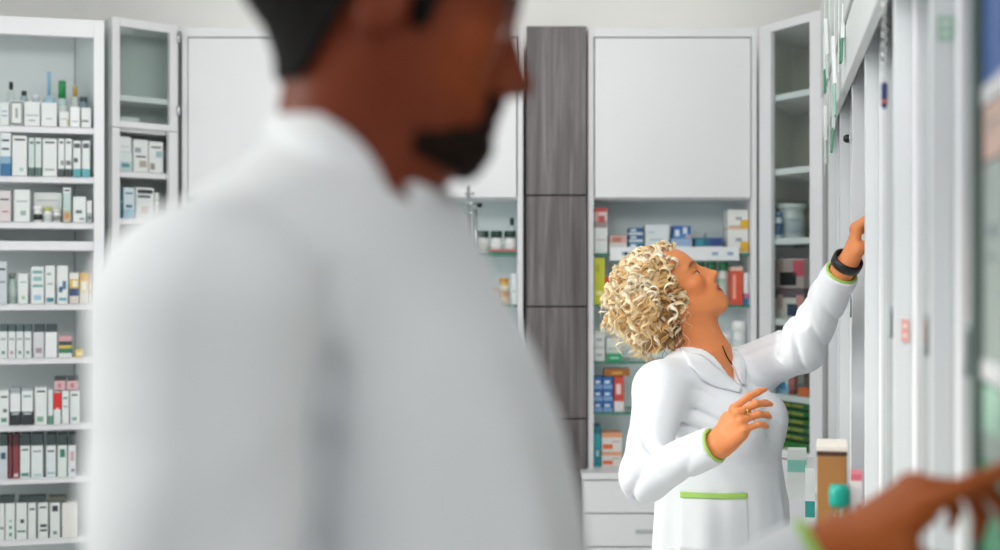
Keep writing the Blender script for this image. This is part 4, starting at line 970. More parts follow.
def bottle(sh, p0, p1, ptop, base, label, body='E8ECEA', cap='F0F2F1', lab=None, capfrac=0.2, neck=0.6, d=0.03, z=None, group=None, name='bottle', cat='bottle', clear=False, capr=None):
    mid, w = sh.span(p0, p1, d); w = (p1 - p0) * mid.y / FPX; r = w / 2 * 0.97; z0 = sh.z if z is None else z
    h = max(0.02, zat(ptop, mid.y) - z0); hb = h * (1 - capfrac)
    e = empty(name, (mid.x, mid.y, z0 + 0.0004), label, cat, group)
    bm_ = GLASS if clear else mat(body, 0.25, 0.04, 25)
    rn = r * neck
    sh_ = min(hb * 0.25, r * 0.9)
    MB().lathe([(r * 0.85, 0), (r, r * 0.12), (r, hb - sh_), (r * 0.88, hb - sh_ * 0.55), (rn, hb - sh_ * 0.1), (rn, hb)], bm_, n=20).build('body', e)
    rc = rn * 1.12 if capr is None else r * capr
    MB().lathe([(rc, hb - h * 0.01), (rc, h * 0.985), (rc * 0.9, h)], mat(cap, 0.35, 0.04, 25), n=16).build('cap', e)
    if lab: MB().lathe([(r * 1.012, hb * 0.16), (r * 1.012, (hb - sh_) * 0.88)], mat(lab, 0.5, 0.08, 60), n=20).build('label', e)
    return e
def jar(*a, **k):
    k.setdefault('name', 'jar'); k.setdefault('cat', 'jar'); k.setdefault('neck', 0.9); k.setdefault('capfrac', 0.25); return bottle(*a, **k)
TX = lambda y, c=INK, x0=0.15, x1=0.85: (x0, x1, y, y + 0.05, c)

# ---- left shelf cabinet, top to bottom
S = lambda k: Shelf(LA, LU, LN, LZ[k])
s = S(1)
pd = 0.085
bottle(s, 7, 15, 82, 127, 'clear bottle with a round black stopper, left end of the top shelf', 'C9D3D2', '15181A', None, 0.16, 0.35, pd, clear=True, capr=0.5)
bottle(s, 20, 28, 91, 127, 'short bottle with a flat dark cap behind the framed white label box', '9EB0B2', '2A3033', None, 0.12, 0.6, pd)
bottle(s, 30, 41, 95, 127, 'pale blue-grey bottle with a white cap in the middle of the top shelf', 'AFC2C6', 'DDE5E6', None, 0.15, 0.6, pd)
bottle(s, 43, 55, 72, 127, 'tallest bottle on the top shelf, pale blue with a long thin spray neck', 'A9C7D6', '7FB3CF', 'D9E5EA', 0.42, 0.35, pd, capr=0.3)
bottle(s, 57, 67, 81, 127, 'bottle with a bright green cap on the top shelf', 'B9CFCB', '1F8A4C', 'DDE6E3', 0.36, 0.7, pd, capr=0.75)
bottle(s, 71, 79, 87, 127, 'bottle with a yellow cap and dark top beside the green-capped one', 'C3CCC8', 'B99A3A', None, 0.22, 0.5, pd, capr=0.55)
bottle(s, 79, 88, 97, 127, 'blue-grey glass bottle at the right end of the top shelf', '7E929C', '4A5A63', None, 0.14, 0.8, pd)
carton(s, 0, 9, 103, 127, 'small white box with blue print, far left front of the top shelf', None, [TX(0.6, '6F93B5'), TX(0.4, '6F93B5')], 0.05)
carton(s, 10, 23, 101, 127, 'white box with a dark printed border, front of the top shelf', None, [(0.04, 0.12, 0.05, 0.95, '59635A'), (0.88, 0.96, 0.05, 0.95, '59635A'), (0.04, 0.96, 0.02, 0.09, '59635A'), (0.04, 0.96, 0.91, 0.97, '59635A'), (0.4, 0.6, 0.3, 0.7, '9AA59D')], 0.05)
carton(s, 24, 40, 102, 127, 'wide white box with faint grey print, second from the green-capped bottle', None, [(0.1, 0.9, 0.42, 0.46, '8E9A9C'), TX(0.2, '8E9A9C', 0.3, 0.7)], 0.05)
carton(s, 41, 57, 103, 127, 'wide white box standing in front of the tallest bottle', None, [TX(0.3, 'A0A8A6', 0.3, 0.7)], 0.05)
carton(s, 59, 69, 112, 127, 'low white box with a yellow corner, below the green cap', None, [(0.8, 1.0, 0.1, 0.5, 'C9B860'), TX(0.5, '8A9698')], 0.05)
carton(s, 70, 80, 107, 127, 'white box in front of the yellow-capped bottle', 'E8EBEA' and [(0, 1, 'ECEFEE')], [TX(0.25, 'A0A8A6')], 0.05)
carton(s, 81, 91, 108, 127, 'white box with one dark line, right end of the top shelf', None, [(0.05, 0.75, 0.28, 0.36, '3A4347')], 0.05)
s = S(2)
ROW2 = 'boxes on the second shelf of the left cabinet'
carton(s, 0, 11, 133, 176, 'white box with a deep blue foot, left end of the second shelf', [(0, .28, '2E6E9E'), (.28, .45, '86AEC4'), (.45, 1, 'DFE6E6')], [TX(0.8), TX(0.6)], group=ROW2)
carton(s, 12, 27, 136, 176, 'plain white box with a line of small black print at its top, second shelf', None, [TX(0.88, INK, .15, .9), (0.5, 0.8, 0.12, 0.2, '9CC9BD')], group=ROW2)
carton(s, 28.5, 34.5, 138, 176, 'left one of two narrow pale green dark-footed boxes on the second shelf', [(0, .22, '4C6660'), (.22, 1, 'CBD8D4')], [TX(0.85)], group=ROW2)
carton(s, 35, 41.5, 138, 176, 'right one of two narrow pale green dark-footed boxes on the second shelf', [(0, .22, '56706A'), (.22, 1, 'D2DDD9')], [TX(0.85)], group=ROW2)
carton(s, 42.5, 57, 139, 176, 'broad white box between two dark-footed pairs on the second shelf', None, [TX(0.88), TX(0.15, 'A0A8A6')], group=ROW2)
carton(s, 58, 64.5, 139, 176, 'left one of two dark-footed white boxes right of the broad one, second shelf', [(0, .2, '3B4A48'), (.2, 1, 'E0E5E3')], [TX(0.88), (0.4, 0.9, 0.3, 0.42, '8B8F8E')], group=ROW2)
carton(s, 65, 72, 139, 176, 'right one of two dark-footed white boxes right of the broad one, second shelf', [(0, .2, '2E3C3B'), (.2, 1, 'E0E5E3')], [TX(0.88), (0.1, 0.9, 0.3, 0.42, '6F7776')], group=ROW2)
carton(s, 73, 81, 141, 176, 'box with dark top print and a teal foot, second from right on the second shelf', [(0, .22, '4E9FA6'), (.22, 1, 'DEE5E3')], [(0.1, 0.9, 0.8, 0.93, '4A5558'), (0.1, 0.6, 0.4, 0.52, '3A4347')], group=ROW2)
carton(s, 82, 90, 141, 176, 'box with dark top print and a teal foot, right end of the second shelf', [(0, .22, '5CA9AD'), (.22, 1, 'DEE5E3')], [(0.1, 0.9, 0.8, 0.93, '4A5558')], group=ROW2)
s = S(3)
ROW3 = 'packs on the third shelf of the left cabinet'
carton(s, -2, 11, 191, 222, 'pinkish white box, left end of the third shelf', [(0, 1, 'D9D0D0')], [TX(0.3, 'B07878', .3, .8), TX(0.7)], group=ROW3)
carton(s, 14, 30, 190, 222, 'upright white box with faint grey print, second on the third shelf', None, [TX(0.62, 'AEB8B6'), (0.4, 0.75, 0.2, 0.35, '9FB0AC')], group=ROW3)
carton(s, 34, 62, 193, 222, 'widest white box on the third shelf, behind three small jars', None, [(0.08, 0.9, 0.72, 0.77, 'B9C0BE')], d=0.06, depth=0.09, group=ROW3)
jar(s, 33.5, 42, 206, 222, 'small white jar with a black label, left of three in front of the widest box', 'E4E8E6', 'EEF0EF', '25292B', d=0.03)
jar(s, 43.5, 52, 207, 222, 'small white jar with a yellow-green lid, middle of three in front of the widest box', 'E4E8E6', 'B6BC6A', 'C9CFCC', d=0.03)
jar(s, 53, 61, 209, 222, 'small white jar with a dark mark, right of three in front of the widest box', 'E8EAE9', 'D9D6C8', '8F8B88', d=0.03)
carton(s, 63, 71, 188, 222, 'tall narrow grey-green box with an orange square at its foot, third shelf', [(0, .35, 'BDB9A6'), (.35, .85, 'B9CFCA'), (.85, 1, 'E0E5E3')], [(0.2, 0.8, 0.1, 0.28, 'C98B4A'), TX(0.9)], group=ROW3)
carton(s, 73, 86, 197, 222, 'white box with a dark blue mark, second from right on the third shelf', None, [(0.2, 0.7, 0.35, 0.48, '5A7380'), (0.5, 0.9, 0.1, 0.18, '7F8C90')], group=ROW3)
carton(s, 86.6, 92, 201, 222, 'small white box with a dark foot, right end of the third shelf', [(0, .45, 'A7B3B4'), (.45, 1, 'E0E4E2')], [(0.2, 0.8, 0.15, 0.3, '55646A')], group=ROW3)
s = S(4)
ROW4 = 'packs on the fourth shelf of the left cabinet'
carton(s, -3, 7, 262, 304, 'tall pale grey box, left end of the fourth shelf', [(0, 1, 'CBD2D6')], [TX(0.8), TX(0.5, '8896A0')], group=ROW4)
jar(s, 8, 16.5, 273, 304, 'grey-green translucent bottle between two white boxes on the fourth shelf', 'A8BCB4', '7A8583', 'B9C8C1', capfrac=0.18, neck=0.7, d=0.04)
carton(s, 18, 28, 274, 304, 'short white box with a faint green mark, fourth shelf', None, [(0.35, 0.7, 0.15, 0.28, 'A6C4A2'), TX(0.7, 'AEB6B4')], group=ROW4)
carton(s, 31, 44, 267, 304, 'white box with rows of teal print, fourth shelf', None, [(0.1, 0.9, 0.82, 0.9, '78A8A5'), (0.15, 0.85, 0.62, 0.74, '8FB9B4'), (0.1, 0.95, 0.45, 0.52, '78A8A5'), (0.2, 0.8, 0.1, 0.24, '9FC3D6')], group=ROW4)
carton(s, 45, 55, 266, 304, 'white box with a teal ring at its foot, fourth shelf', None, [(0.15, 0.6, 0.75, 0.82, 'A0AEB0'), (0.15, 0.9, 0.05, 0.16, '3F7E86'), (0.2, 0.8, 0.5, 0.55, '9FB3B4')], group=ROW4)
carton(s, 57, 68, 266, 304, 'white box with a dark blue leaf shape, fourth shelf', None, [(0.15, 0.5, 0.3, 0.45, '3C5F86'), (0.5, 0.85, 0.38, 0.6, '54779A'), (0.15, 0.9, 0.08, 0.16, '6BA6B5')], group=ROW4)
carton(s, 69.5, 79, 273, 304, 'box with a yellow top and dark blue middle, fourth shelf', [(0, .25, 'D9CFC4'), (.25, .5, '34507C'), (.5, .8, 'D9B544'), (.8, 1, 'E4E4DC')], [(0.3, 0.9, 0.55, 0.75, 'E9E4D2')], group=ROW4)
carton(s, 80, 89, 273, 304, 'box in white and orange-yellow bands beside the yellow and blue one', [(0, .35, 'DCD3C6'), (.35, .75, 'E2C98C'), (.75, 1, 'D8A93E')], [(0.25, 0.7, 0.45, 0.7, 'F0EEE6')], group=ROW4)
carton(s, 89.6, 92.4, 275, 304, 'orange box, right end of the fourth shelf', [(0, .3, 'E3D2C0'), (.3, 1, 'DF9A55')], [(0.3, 0.8, 0.5, 0.7, 'F0DCC4')], group=ROW4)
s = S(5)
ROW5 = 'dark-topped boxes on the fifth shelf'
for k, (a, b) in enumerate([(-1, 7.5), (8, 15.5), (16, 23.5), (24, 31.5)]):
    carton(s, a, b, 325, 358, ['leftmost dark-topped white box on the fifth shelf', 'second dark-topped white box from the left on the fifth shelf, red dot at its foot', 'third dark-topped white box from the left on the fifth shelf', 'fourth dark-topped white box from the left on the fifth shelf, beside a gap'][k],
           [(0, .8, 'DDE2E1'), (.8, 1, '4B5E5F')], [TX(0.55, '8C999A'), (0.3, 0.7, 0.12, 0.22, 'B98A92' if k == 1 else '6F8A86')], group=ROW5)
carton(s, 33.5, 44, 325, 358, 'pinkish-grey dark-topped box, left of the two broad ones on the fifth shelf', [(0, .78, 'D5D5D8'), (.78, 1, '3E4A4D')], [(0.2, 0.8, 0.15, 0.3, 'A58F9C')], group=ROW5)
carton(s, 45, 57, 325, 358, 'plain white dark-topped box, right of the two broad ones on the fifth shelf', [(0, .78, 'E8EAEA'), (.78, 1, '3E4A4D')], [], group=ROW5)
carton(s, 58.5, 72, 336, 358, 'small red, green and yellow striped box on the fifth shelf', [(0, .2, 'DDE0DC'), (.2, .42, '3F7A62'), (.42, .56, 'D8BE55'), (.56, .75, '3C4650'), (.75, 1, 'CFA0A4')], [], group=ROW5)
carton(s, 75, 84, 350, 358, 'low yellow box, right end of the fifth shelf', [(0, 1, 'DDBB45')], [(0.2, 0.8, 0.3, 0.6, 'F0E6C0')], group=ROW5)
s = S(6)
ROW6 = 'packs on the sixth shelf of the left cabinet'
carton(s, -1, 9, 391, 425, 'white box with dark spots at its foot, left end of the sixth shelf', None, [(0.4, 0.8, 0.38, 0.48, '5A5F66'), (0.2, 0.8, 0.1, 0.22, '5F8A80'), TX(0.8)], group=ROW6)
carton(s, 10, 20.5, 388, 425, 'white box with a black foot, left of the matching pair on the sixth shelf', [(0, .36, '2F3437'), (.36, .85, 'E4E7E7'), (.85, 1, '9FA8AA')], [TX(0.28, 'B8BDBE')], group=ROW6)
carton(s, 21.5, 33, 388, 425, 'white box with a black foot, right of the matching pair on the sixth shelf', [(0, .36, '2F3437'), (.36, .92, 'E4E7E7'), (.92, 1, '9FA8AA')], [TX(0.28, 'B8BDBE'), TX(0.75, '6FA3A0')], group=ROW6)
carton(s, 35, 47, 388, 425, 'white box with a green mark at its foot, sixth shelf', None, [(0.15, 0.7, 0.08, 0.22, '7FA890'), TX(0.88)], group=ROW6)
carton(s, 48, 53, 390, 425, 'narrow white box with a green foot, left of the red tag', [(0, .25, '5E937C'), (.25, 1, 'DCE2E0')], [], group=ROW6)
carton(s, 53.5, 61, 392, 425, 'white box wrapped by a bright red tag on the sixth shelf', [(0, .45, 'DCE2E0'), (.45, .98, 'DE2A2A'), (.98, 1, 'DCE2E0')], [(0.3, 0.7, 0.45, 0.5, 'F0D8D8')], group=ROW6)
carton(s, 62, 69, 391, 425, 'white box with green print right of the red tag', None, [(0.2, 0.8, 0.75, 0.82, '6E9C8C'), TX(0.5, '9FB0AC')], group=ROW6)
carton(s, 70, 80, 391, 425, 'white box, last before the man on the sixth shelf', None, [(0.2, 0.7, 0.1, 0.2, '6FA3A0'), TX(0.85)], group=ROW6)
zp = 0.0
for a, b, lb in ((54, 65.5, 'left of two pink boxes lying on top of the sixth-shelf row'), (66.5, 78.5, 'right of two pink boxes lying on top of the sixth-shelf row')):
    carton(s, a, b, 377.5, 391, lb, [(0, .72, 'D8AEB2'), (.72, 1, '47474C')], [(0.35, 0.6, 0.2, 0.5, 'B0707A')], z=zat(391, 4.69) + 0.003, group='pink boxes lying on the sixth-shelf row')
s = S(7)
ROW7 = 'boxes on the seventh shelf of the left cabinet'
rows7 = [(-1, 7.5, 'dark blue-printed box, left end of the seventh shelf', 'C9D0D4', [(0.2, 0.8, 0.6, 0.8, '34506E')]),
         (8.2, 12, 'thin dark red box, left of two on the seventh shelf', '7E3A42', []), (13, 19, 'dark red box, wider of two on the seventh shelf', '8A3F46', [(0.1, 0.9, 0.05, 0.15, 'D8C0C0')]),
         (20, 30, 'white box right of the dark red ones, green curl at its foot', 'DDE3E1', [(0.1, 0.9, 0.06, 0.16, '4F7F78'), TX(0.85)]),
         (31, 43, 'broadest white box on the seventh shelf', 'DDE3E2', [TX(0.8, '8C999A'), (0.2, 0.9, 0.05, 0.12, '9FC3BE')]),
         (46, 56, 'white box with a pale blue foot, seventh shelf', 'D9E1E2', [TX(0.8), (0.1, 0.9, 0.1, 0.16, '8FB3BE')]),
         (57.5, 67, 'white box with a green square near its top, seventh shelf', 'DBE3DF', [(0.25, 0.8, 0.62, 0.88, '3E7E68')]),
         (68, 76, 'white box with pink and blue print, last before the man on the seventh shelf', 'DFE0E2', [(0.3, 0.8, 0.5, 0.8, 'C9A0AC'), (0.4, 0.9, 0.15, 0.25, '6D7C9A')])]
for a, b, lb, col_, mk in rows7:
    carton(s, a, b, 434.5, 478, lb, [(0, .74, col_), (.74, 1, '3A4747' if col_[0] != '7' and col_[0] != '8' else '4A2529')], [(x0, x1, y0 * .74, y1 * .74, c) for x0, x1, y0, y1, c in mk], group=ROW7)
s = S(8)
ROW8 = 'boxes on the lowest visible shelf of the left cabinet'
rows8 = [(-1, 4.5, 'white sliver of a box, left end of the lowest visible shelf', [TX(0.3)]), (5, 15, 'white box with teal dots down its side, lowest visible shelf', [(0.4, 0.7, 0.1, 0.2, '4E8E86'), (0.4, 0.7, 0.3, 0.38, '4E8E86'), (0.4, 0.7, 0.48, 0.54, '86B3AC')]),
         (16, 27, 'white box with one dark dot and underline, lowest visible shelf', [(0.4, 0.75, 0.45, 0.55, '2F3A3E'), (0.1, 0.9, 0.2, 0.25, '5B7A80')]), (28, 36, 'plain narrow white box, lowest visible shelf', [TX(0.8)]),
         (38, 48, 'white box with two dark lines at its foot, lowest visible shelf', [(0.2, 0.9, 0.32, 0.40, '3A3F42'), (0.2, 0.9, 0.2, 0.26, '3A3F42'), TX(0.85)]), (50, 60, 'white box with a black square at its top, lowest visible shelf', [(0.2, 0.8, 0.76, 0.92, '33393F'), (0.3, 0.7, 0.1, 0.2, '7A8586')]),
         (62, 78, 'plain creamy white box next to the man on the lowest visible shelf', [])]
for a, b, lb, mk in rows8: carton(s, a, b, 503, 539, lb, [(0, 1, 'DDE2DF' if a < 60 else 'E6E3DD')], mk, group=ROW8)
for a, b, lb in ((-1, 14, 'dark box lying flat on the row, left end of the lowest visible shelf'), (18, 46, 'long dark box lying flat on the lowest visible row'), (48, 66, 'olive-dark box lying flat on the lowest visible row')):
    carton(s, a, b, 497, 503, lb, [(0, 1, '3C4646' if a < 40 else '5A5E50')], [], depth=0.06, z=zat(503, 4.67) + 0.002)

# ---- narrow left corner cabinet
NSh = lambda z: Shelf(NA, NU, NN, z)
s = NSh(2.020)
carton(s, 120, 139, 117.5, 122, 'flat white tray at the bottom of the glazed corner compartment', [(0, 1, 'E9ECEB')], [], 0.09, 0.05, name='tray', cat='tray')
s = NSh(1.862)
carton(s, 119, 132, 152, 172, 'teal-striped clear box under another box, left of the upper corner shelf', [(0, .5, 'B9CFCF'), (.5, 1, 'D8E2E1')], [(0.2, 0.8, 0.2, 0.4, '5E8F98')], 0.08, 0.02)
carton(s, 119, 131, 137, 151.5, 'small white box on top of the teal-striped one in the corner cabinet', [(0, 1, 'E4E8E8')], [TX(0.3, '9FB6C0')], 0.08, 0.02, z=zat(151.5, 4.84))
carton(s, 133.5, 148, 140, 172, 'white box with grey scribbled print in the middle of the upper corner shelf', None, [(0.1, 0.5, 0.6, 0.75, '9AA4A6'), (0.4, 0.9, 0.15, 0.35, 'B3A79E'), TX(0.45)], 0.08, 0.02)
carton(s, 149, 163, 142, 172, 'white box with brown and teal print, right of the upper corner shelf', None, [(0.1, 0.4, 0.1, 0.3, '9A8E84'), (0.5, 0.9, 0.5, 0.7, '9FBDC0'), TX(0.8)], 0.07, 0.02)
s = NSh(1.697)
carton(s, 119.8, 123, 187, 221, 'thin dark teal box at the left of the lower corner shelf', [(0, 1, '2E5B6B')], [TX(0.5, '9FC3CC')], 0.08, 0.02)
carton(s, 123.5, 134.5, 188, 221, 'pale blue box on the lower corner shelf', [(0, .3, '9CC4D4'), (.3, 1, 'D3E2E8')], [TX(0.8, '4E7A8E'), (0.2, 0.8, 0.35, 0.45, '4E7A8E')], 0.08, 0.02)
carton(s, 136, 154, 188, 221, 'white box with black lettering bands at its top, lower corner shelf', None, [(0.08, 0.92, 0.82, 0.94, '2D3338'), (0.08, 0.8, 0.68, 0.76, '555C62'), (0.3, 0.7, 0.15, 0.4, 'D9C4BE')], 0.08, 0.02)
carton(s, 155, 159, 193, 221, 'plain pale box at the right of the lower corner shelf', None, [TX(0.7, 'B0B8B6')], 0.06, 0.02)

# ---- tall cabinet left of the wood column
BSh = lambda k: Shelf(Vector((XB1, 5.0)), Vector((1, 0)), Vector((0, 1)), GZ[k])
s = BSh(0)
for k, (a, b) in enumerate(((442, 453), (454, 464))):
    jar(s, a, b, 230, 253, ['white jar with a grey lid, left of two beside the chrome pole', 'white jar with a grey lid, right of two beside the chrome pole'][k], 'D9DCDA', '7B8180', None, capfrac=0.22, neck=0.95, d=0.08)
for k, (a, b) in enumerate(((477, 489), (490.5, 502.5), (504, 516))):
    jar(s, a, b, 231, 253, ['dark-green-capped jar with a cream label, nearest the chrome pole', 'dark-green-capped white jar in the middle of its row of three', 'dark-green-capped white jar nearest the grey wood column'][k], 'E6E8E5', '1E4038', 'D8DCCB' if k == 0 else 'E4E6E4', capfrac=0.30, neck=0.9, d=0.07, group='dark-green-capped jars')
carton(s, 489, 517, 250, 253, 'thin red and green strip pack lying before the dark-capped jars', [(0, .5, '2C6E58'), (.5, 1, 'C9646A')], [], 0.025, 0.040, name='strip_pack', cat='pack')
bottle(s, 508, 516, 218, 253, 'small white figure-like bottle with a round dark top, behind the capped jars', 'DCE6E4', '2B3A3E', None, 0.2, 0.5, d=0.16)
s = BSh(1)
jar(s, 490, 498, 288, 307, 'small white jar with an orange lid beside the yellow jars', 'EFE4CC', 'E39A3A', 'EFE9DC', capfrac=0.25, neck=0.9, d=0.08)
jar(s, 498, 509, 293, 307, 'squat yellow jar, lower of the stacked yellow pair', 'E5A93A', 'D88A28', 'F0D9A0', capfrac=0.2, neck=0.95, d=0.08)
jar(s, 498, 509, 278, 293, 'squat yellow jar, upper of the stacked yellow pair', 'E0B04A', 'D99A2A', 'F2E6C8', capfrac=0.25, neck=0.9, d=0.08, z=zat(292.8, 5.08))
carton(s, 511, 517, 274, 307, 'white box against the right side of the yellow-jar shelf', [(0, 1, 'E3E8E8')], [TX(0.4, 'B0BCC0')], 0.08, 0.045)
s = BSh(2)
carton(s, 500, 516, 336, 362, 'pale box on the third glass shelf, partly hidden by the man', [(0, 1, 'DDE3E3')], [TX(0.6, '9FB0B4')], 0.08, 0.045)
# chrome pole with cross arms standing on the base ledge
e = empty('display_pole', (-0.1125, 4.930, Z_BASE + 0.0006), 'slim chrome pole with cross arms and one black knob, beside the man\'s chin', 'stand')
MB().lathe([(0.042, 0), (0.042, 0.006), (0.012, 0.014)], CHROME).build('base', e)
MB().tube([(0, 0, 0.01), (0, 0, 1.005)], 0.0065, CHROME).build('pole', e); MB().tube([(0.024, 0, 0.55), (0.024, 0, 0.93)], 0.008, CHROME).build('pole', e)
for z, w in ((0.985, 0.022), (0.950, 0.03), (0.915, 0.03)): MB().tube([(-w * 0.6, 0, z), (w, 0, z)], 0.004, CHROME).build('cross_arm', e)
MB().lathe([(0.003, -0.009), (0.009, -0.005), (0.010, 0), (0.009, 0.005), (0.003, 0.009)], BLACK, (0.040, -0.004, 0.944)).build('knob', e)
MB().lathe([(0.003, 0), (0.007, 0.006), (0.003, 0.013)], CHROME, (0, 0, 1.003)).build('finial', e)

# ---- tall cabinet behind the woman
CSh = lambda k: Shelf(Vector((XC1, 5.0)), Vector((1, 0)), Vector((0, 1)), GZ[k])
s = CSh(0)
carton(s, 594.5, 607.5, 228, 253, 'white box under the red-printed one, left end of the top glass shelf', None, [TX(0.5, 'C9B0B0')], 0.1, 0.045)
carton(s, 594.5, 607.5, 208, 228, 'red, white and grey printed box, top of the left stack on the top glass shelf', [(0, .35, '9A8E8C'), (.35, .8, 'DFC9C6'), (.8, 1, 'C9473F')], [(0.3, 0.8, 0.25, 0.6, 'B5524C'), (0.1, 0.3, 0.3, 0.8, 'D99A90')], 0.1, 0.045, z=zat(227.8, 5.045))
carton(s, 609, 627, 236, 253, 'low pinkish box beside the left stack of the top glass shelf', [(0, .6, 'E0DCDA'), (.6, 1, 'DDB3A6')], [(0.2, 0.7, 0.65, 0.9, 'C97F70')], 0.09, 0.09)
zb = GZ[0]
for k, (t0, t1) in enumerate(((242, 253), (235, 242), (228, 235))):
    carton(s, 629, 643.5, t0, t1, ['bottom flat blue box of the stack of three behind the woman', 'middle flat blue box of the stack of three behind the woman', 'top flat blue box of the stack of three behind the woman'][k], [(0, .35, 'D6E0E6'), (.35, 1, '2F5F8E' if k else '3F86A6')], [(0.1, 0.5, 0.5, 0.8, 'DCE8EE')], 0.09, 0.09, z=zat(t1, 5.09) if k else None, group='stack of flat blue boxes')
carton(s, 645, 669, 225, 253, 'big white box in the middle of the top glass shelf', [(0, 1, 'E2E8EA')], [(0.2, 0.8, 0.45, 0.5, 'A9C6D2'), (0.1, 0.4, 0.7, 0.78, 'B9D3DC')], 0.09, 0.09)
carton(s, 671, 692, 239, 253, 'white and blue box under the bright blue one', [(0, .5, 'E4E9EC'), (.5, 1, '9DBBDC')], [], 0.09, 0.09)
carton(s, 673, 691, 226, 239, 'bright blue and white patterned box above the woman\'s hairline', [(0, .4, '4B86C4'), (.4, 1, '3568B0')], [(0.1, 0.35, 0.2, 0.7, 'E3EAF2'), (0.55, 0.8, 0.4, 0.9, 'DDE6F0'), (0.7, 1.0, 0.05, 0.3, 'CBB9B2')], 0.08, 0.095, z=zat(238.8, 5.09))
carton(s, 695, 723, 238, 253, 'flat teal and dark blue box right of the bright blue one', [(0, .45, 'D8E0E2'), (.45, 1, '2F6C8C')], [(0.55, 1.0, 0.5, 0.95, '3C4C8C'), (0.05, 0.3, 0.5, 0.9, '3F95A0')], 0.08, 0.08)
carton(s, 706, 730, 232.5, 253, 'pale blue-white box behind the flat teal one', [(0, 1, 'CFE0E4')], [], 0.07, 0.18)
for k, (t0, t1) in enumerate(((230, 250.5), (210, 230))):
    carton(s, 727.5, 748.3, t0, t1, ['lower white and yellow box at the right end of the top glass shelf', 'upper white and yellow box at the right end of the top glass shelf'][k], [(0, .12, 'D8C9B4'), (.12, 1, 'E3E5E0')], [(0.62, 1.0, 0.08, 0.5, 'E2B22E'), (0.05, 0.65, 0.12, 0.22, 'CFA890'), (0.4, 0.7, 0.5, 0.65, '9AA3B4')], 0.1, 0.045, z=zat(t1, 5.045) if k else None, group='white and yellow boxes')
# price rail hung on the front edge of the glass
e = empty('price_rail', (0.63, 5.02, GZ[0] - 0.03), 'long white price rail on the edge of the top glass shelf behind the woman', 'price rail')
mid0 = plane_hit(Vector((XC1, 5.0)), (1, 0), (0, 1), 0.016, 610).x; mid1 = plane_hit(Vector((XC1, 5.0)), (1, 0), (0, 1), 0.016, 739).x
mb = MB(); mb.box((mid0 - 0.63, -0.006, 0.030 - 0.026), (mid1 - 0.63, 0.0, 0.030 + 0.022), mat('E9ECEE', 0.3)); mb.box((mid0 - 0.63, 0.0, 0.0305), (mid1 - 0.63, 0.03, 0.0335), mat('E9ECEE', 0.3))
rl = mb.build('rail', e); mk = MB()
for x in (-0.19, -0.18, 0.135, 0.19): mk.box((x, -0.0068, 0.022), (x + 0.022, -0.0055, 0.034), paint('8FA9C4'))
mk.build('printed_marks', e)
s = CSh(1)
carton(s, 594, 605, 258, 305, 'yellow-green upright box at the left end of the second glass shelf', [(0, 1, 'C9CC2E')], [(0.2, 0.8, 0.2, 0.3, 'E2E28A'), (0.15, 0.5, 0.7, 0.85, 'B0B426')], 0.1, 0.045)
carton(s, 605.2, 610, 277, 305, 'thin red-orange box beside the yellow-green one', [(0, 1, 'D8432F')], [(0.2, 0.8, 0.5, 0.7, 'F0D0C4')], 0.1, 0.045)
carton(s, 611, 622, 273, 305, 'white box with purple print between the red box and the curls', [(0, 1, 'DDD9DF')], [(0.2, 0.8, 0.4, 0.6, '9A86AC'), TX(0.8)], 0.1, 0.05)
for k, (a, b) in enumerate(((694, 705), (706, 717), (718, 729))):
    jar(s, a, b, 262, 305, ['green-capped white bottle nearest the woman\'s brow', 'green-capped white bottle above the woman\'s nose', 'green-capped white bottle beside the orange-red box'][k], 'DDE5E0', '3F8A62', 'C6D8CC', capfrac=0.2, neck=0.85, d=0.13, name='bottle', cat='bottle', group='green-capped white bottles')
carton(s, 731, 743, 267, 305, 'orange-red upright box before the woman\'s lips', [(0, .9, 'D9553C'), (.9, 1, 'E9C4B4')], [(0.15, 0.4, 0.15, 0.8, 'EFA892')], 0.08, 0.05)
carton(s, 743.6, 748.3, 273, 305, 'white box with a blue and magenta foot right of the orange-red one', [(0, .2, '2C7AA8'), (.2, .35, 'B86A9C'), (.35, 1, 'E4E6E8')], [], 0.08, 0.05)
s = CSh(2)
WB = 'stacked white packs'
for k, (a, b, t0, t1) in enumerate(((594, 605, 346, 362), (594, 605, 330.5, 346))):
    carton(s, a, b, t0, t1, ['lower of two white packs stacked at the left of the third glass shelf', 'upper of two white packs stacked at the left of the third glass shelf'][k], [(0, .75, 'DBDFDC'), (.75, 1, 'C2C9C6')], [(0.2, 0.8, 0.3, 0.5, 'AAB4B0')], 0.09, 0.045, z=zat(t1, 5.045) if k else None, group=WB)
carton(s, 606, 620, 338, 362, 'pale pack beside the two stacked white packs', [(0, 1, 'D9DEDA')], [TX(0.5, '9FB0A6')], 0.08, 0.06)
carton(s, 607, 622, 354, 362, 'flat green box at the front of the third glass shelf, under the curls', [(0, 1, '2E9A68')], [(0.2, 0.8, 0.3, 0.6, '8FD0B0')], 0.02, 0.038)
for k, (a, b) in enumerate(((717, 730.5), (732, 745.5))):
    jar(s, a, b, 321 if k else 333, 362, ['short round white tub behind the woman\'s far shoulder', 'tall round white tub at the right end of the third glass shelf'][k], 'E6EAE8', 'F0F2F1', 'CFDAD8', capfrac=0.25, neck=0.95, d=0.08, name='tub', cat='tub')
s = CSh(3)
bl = 0
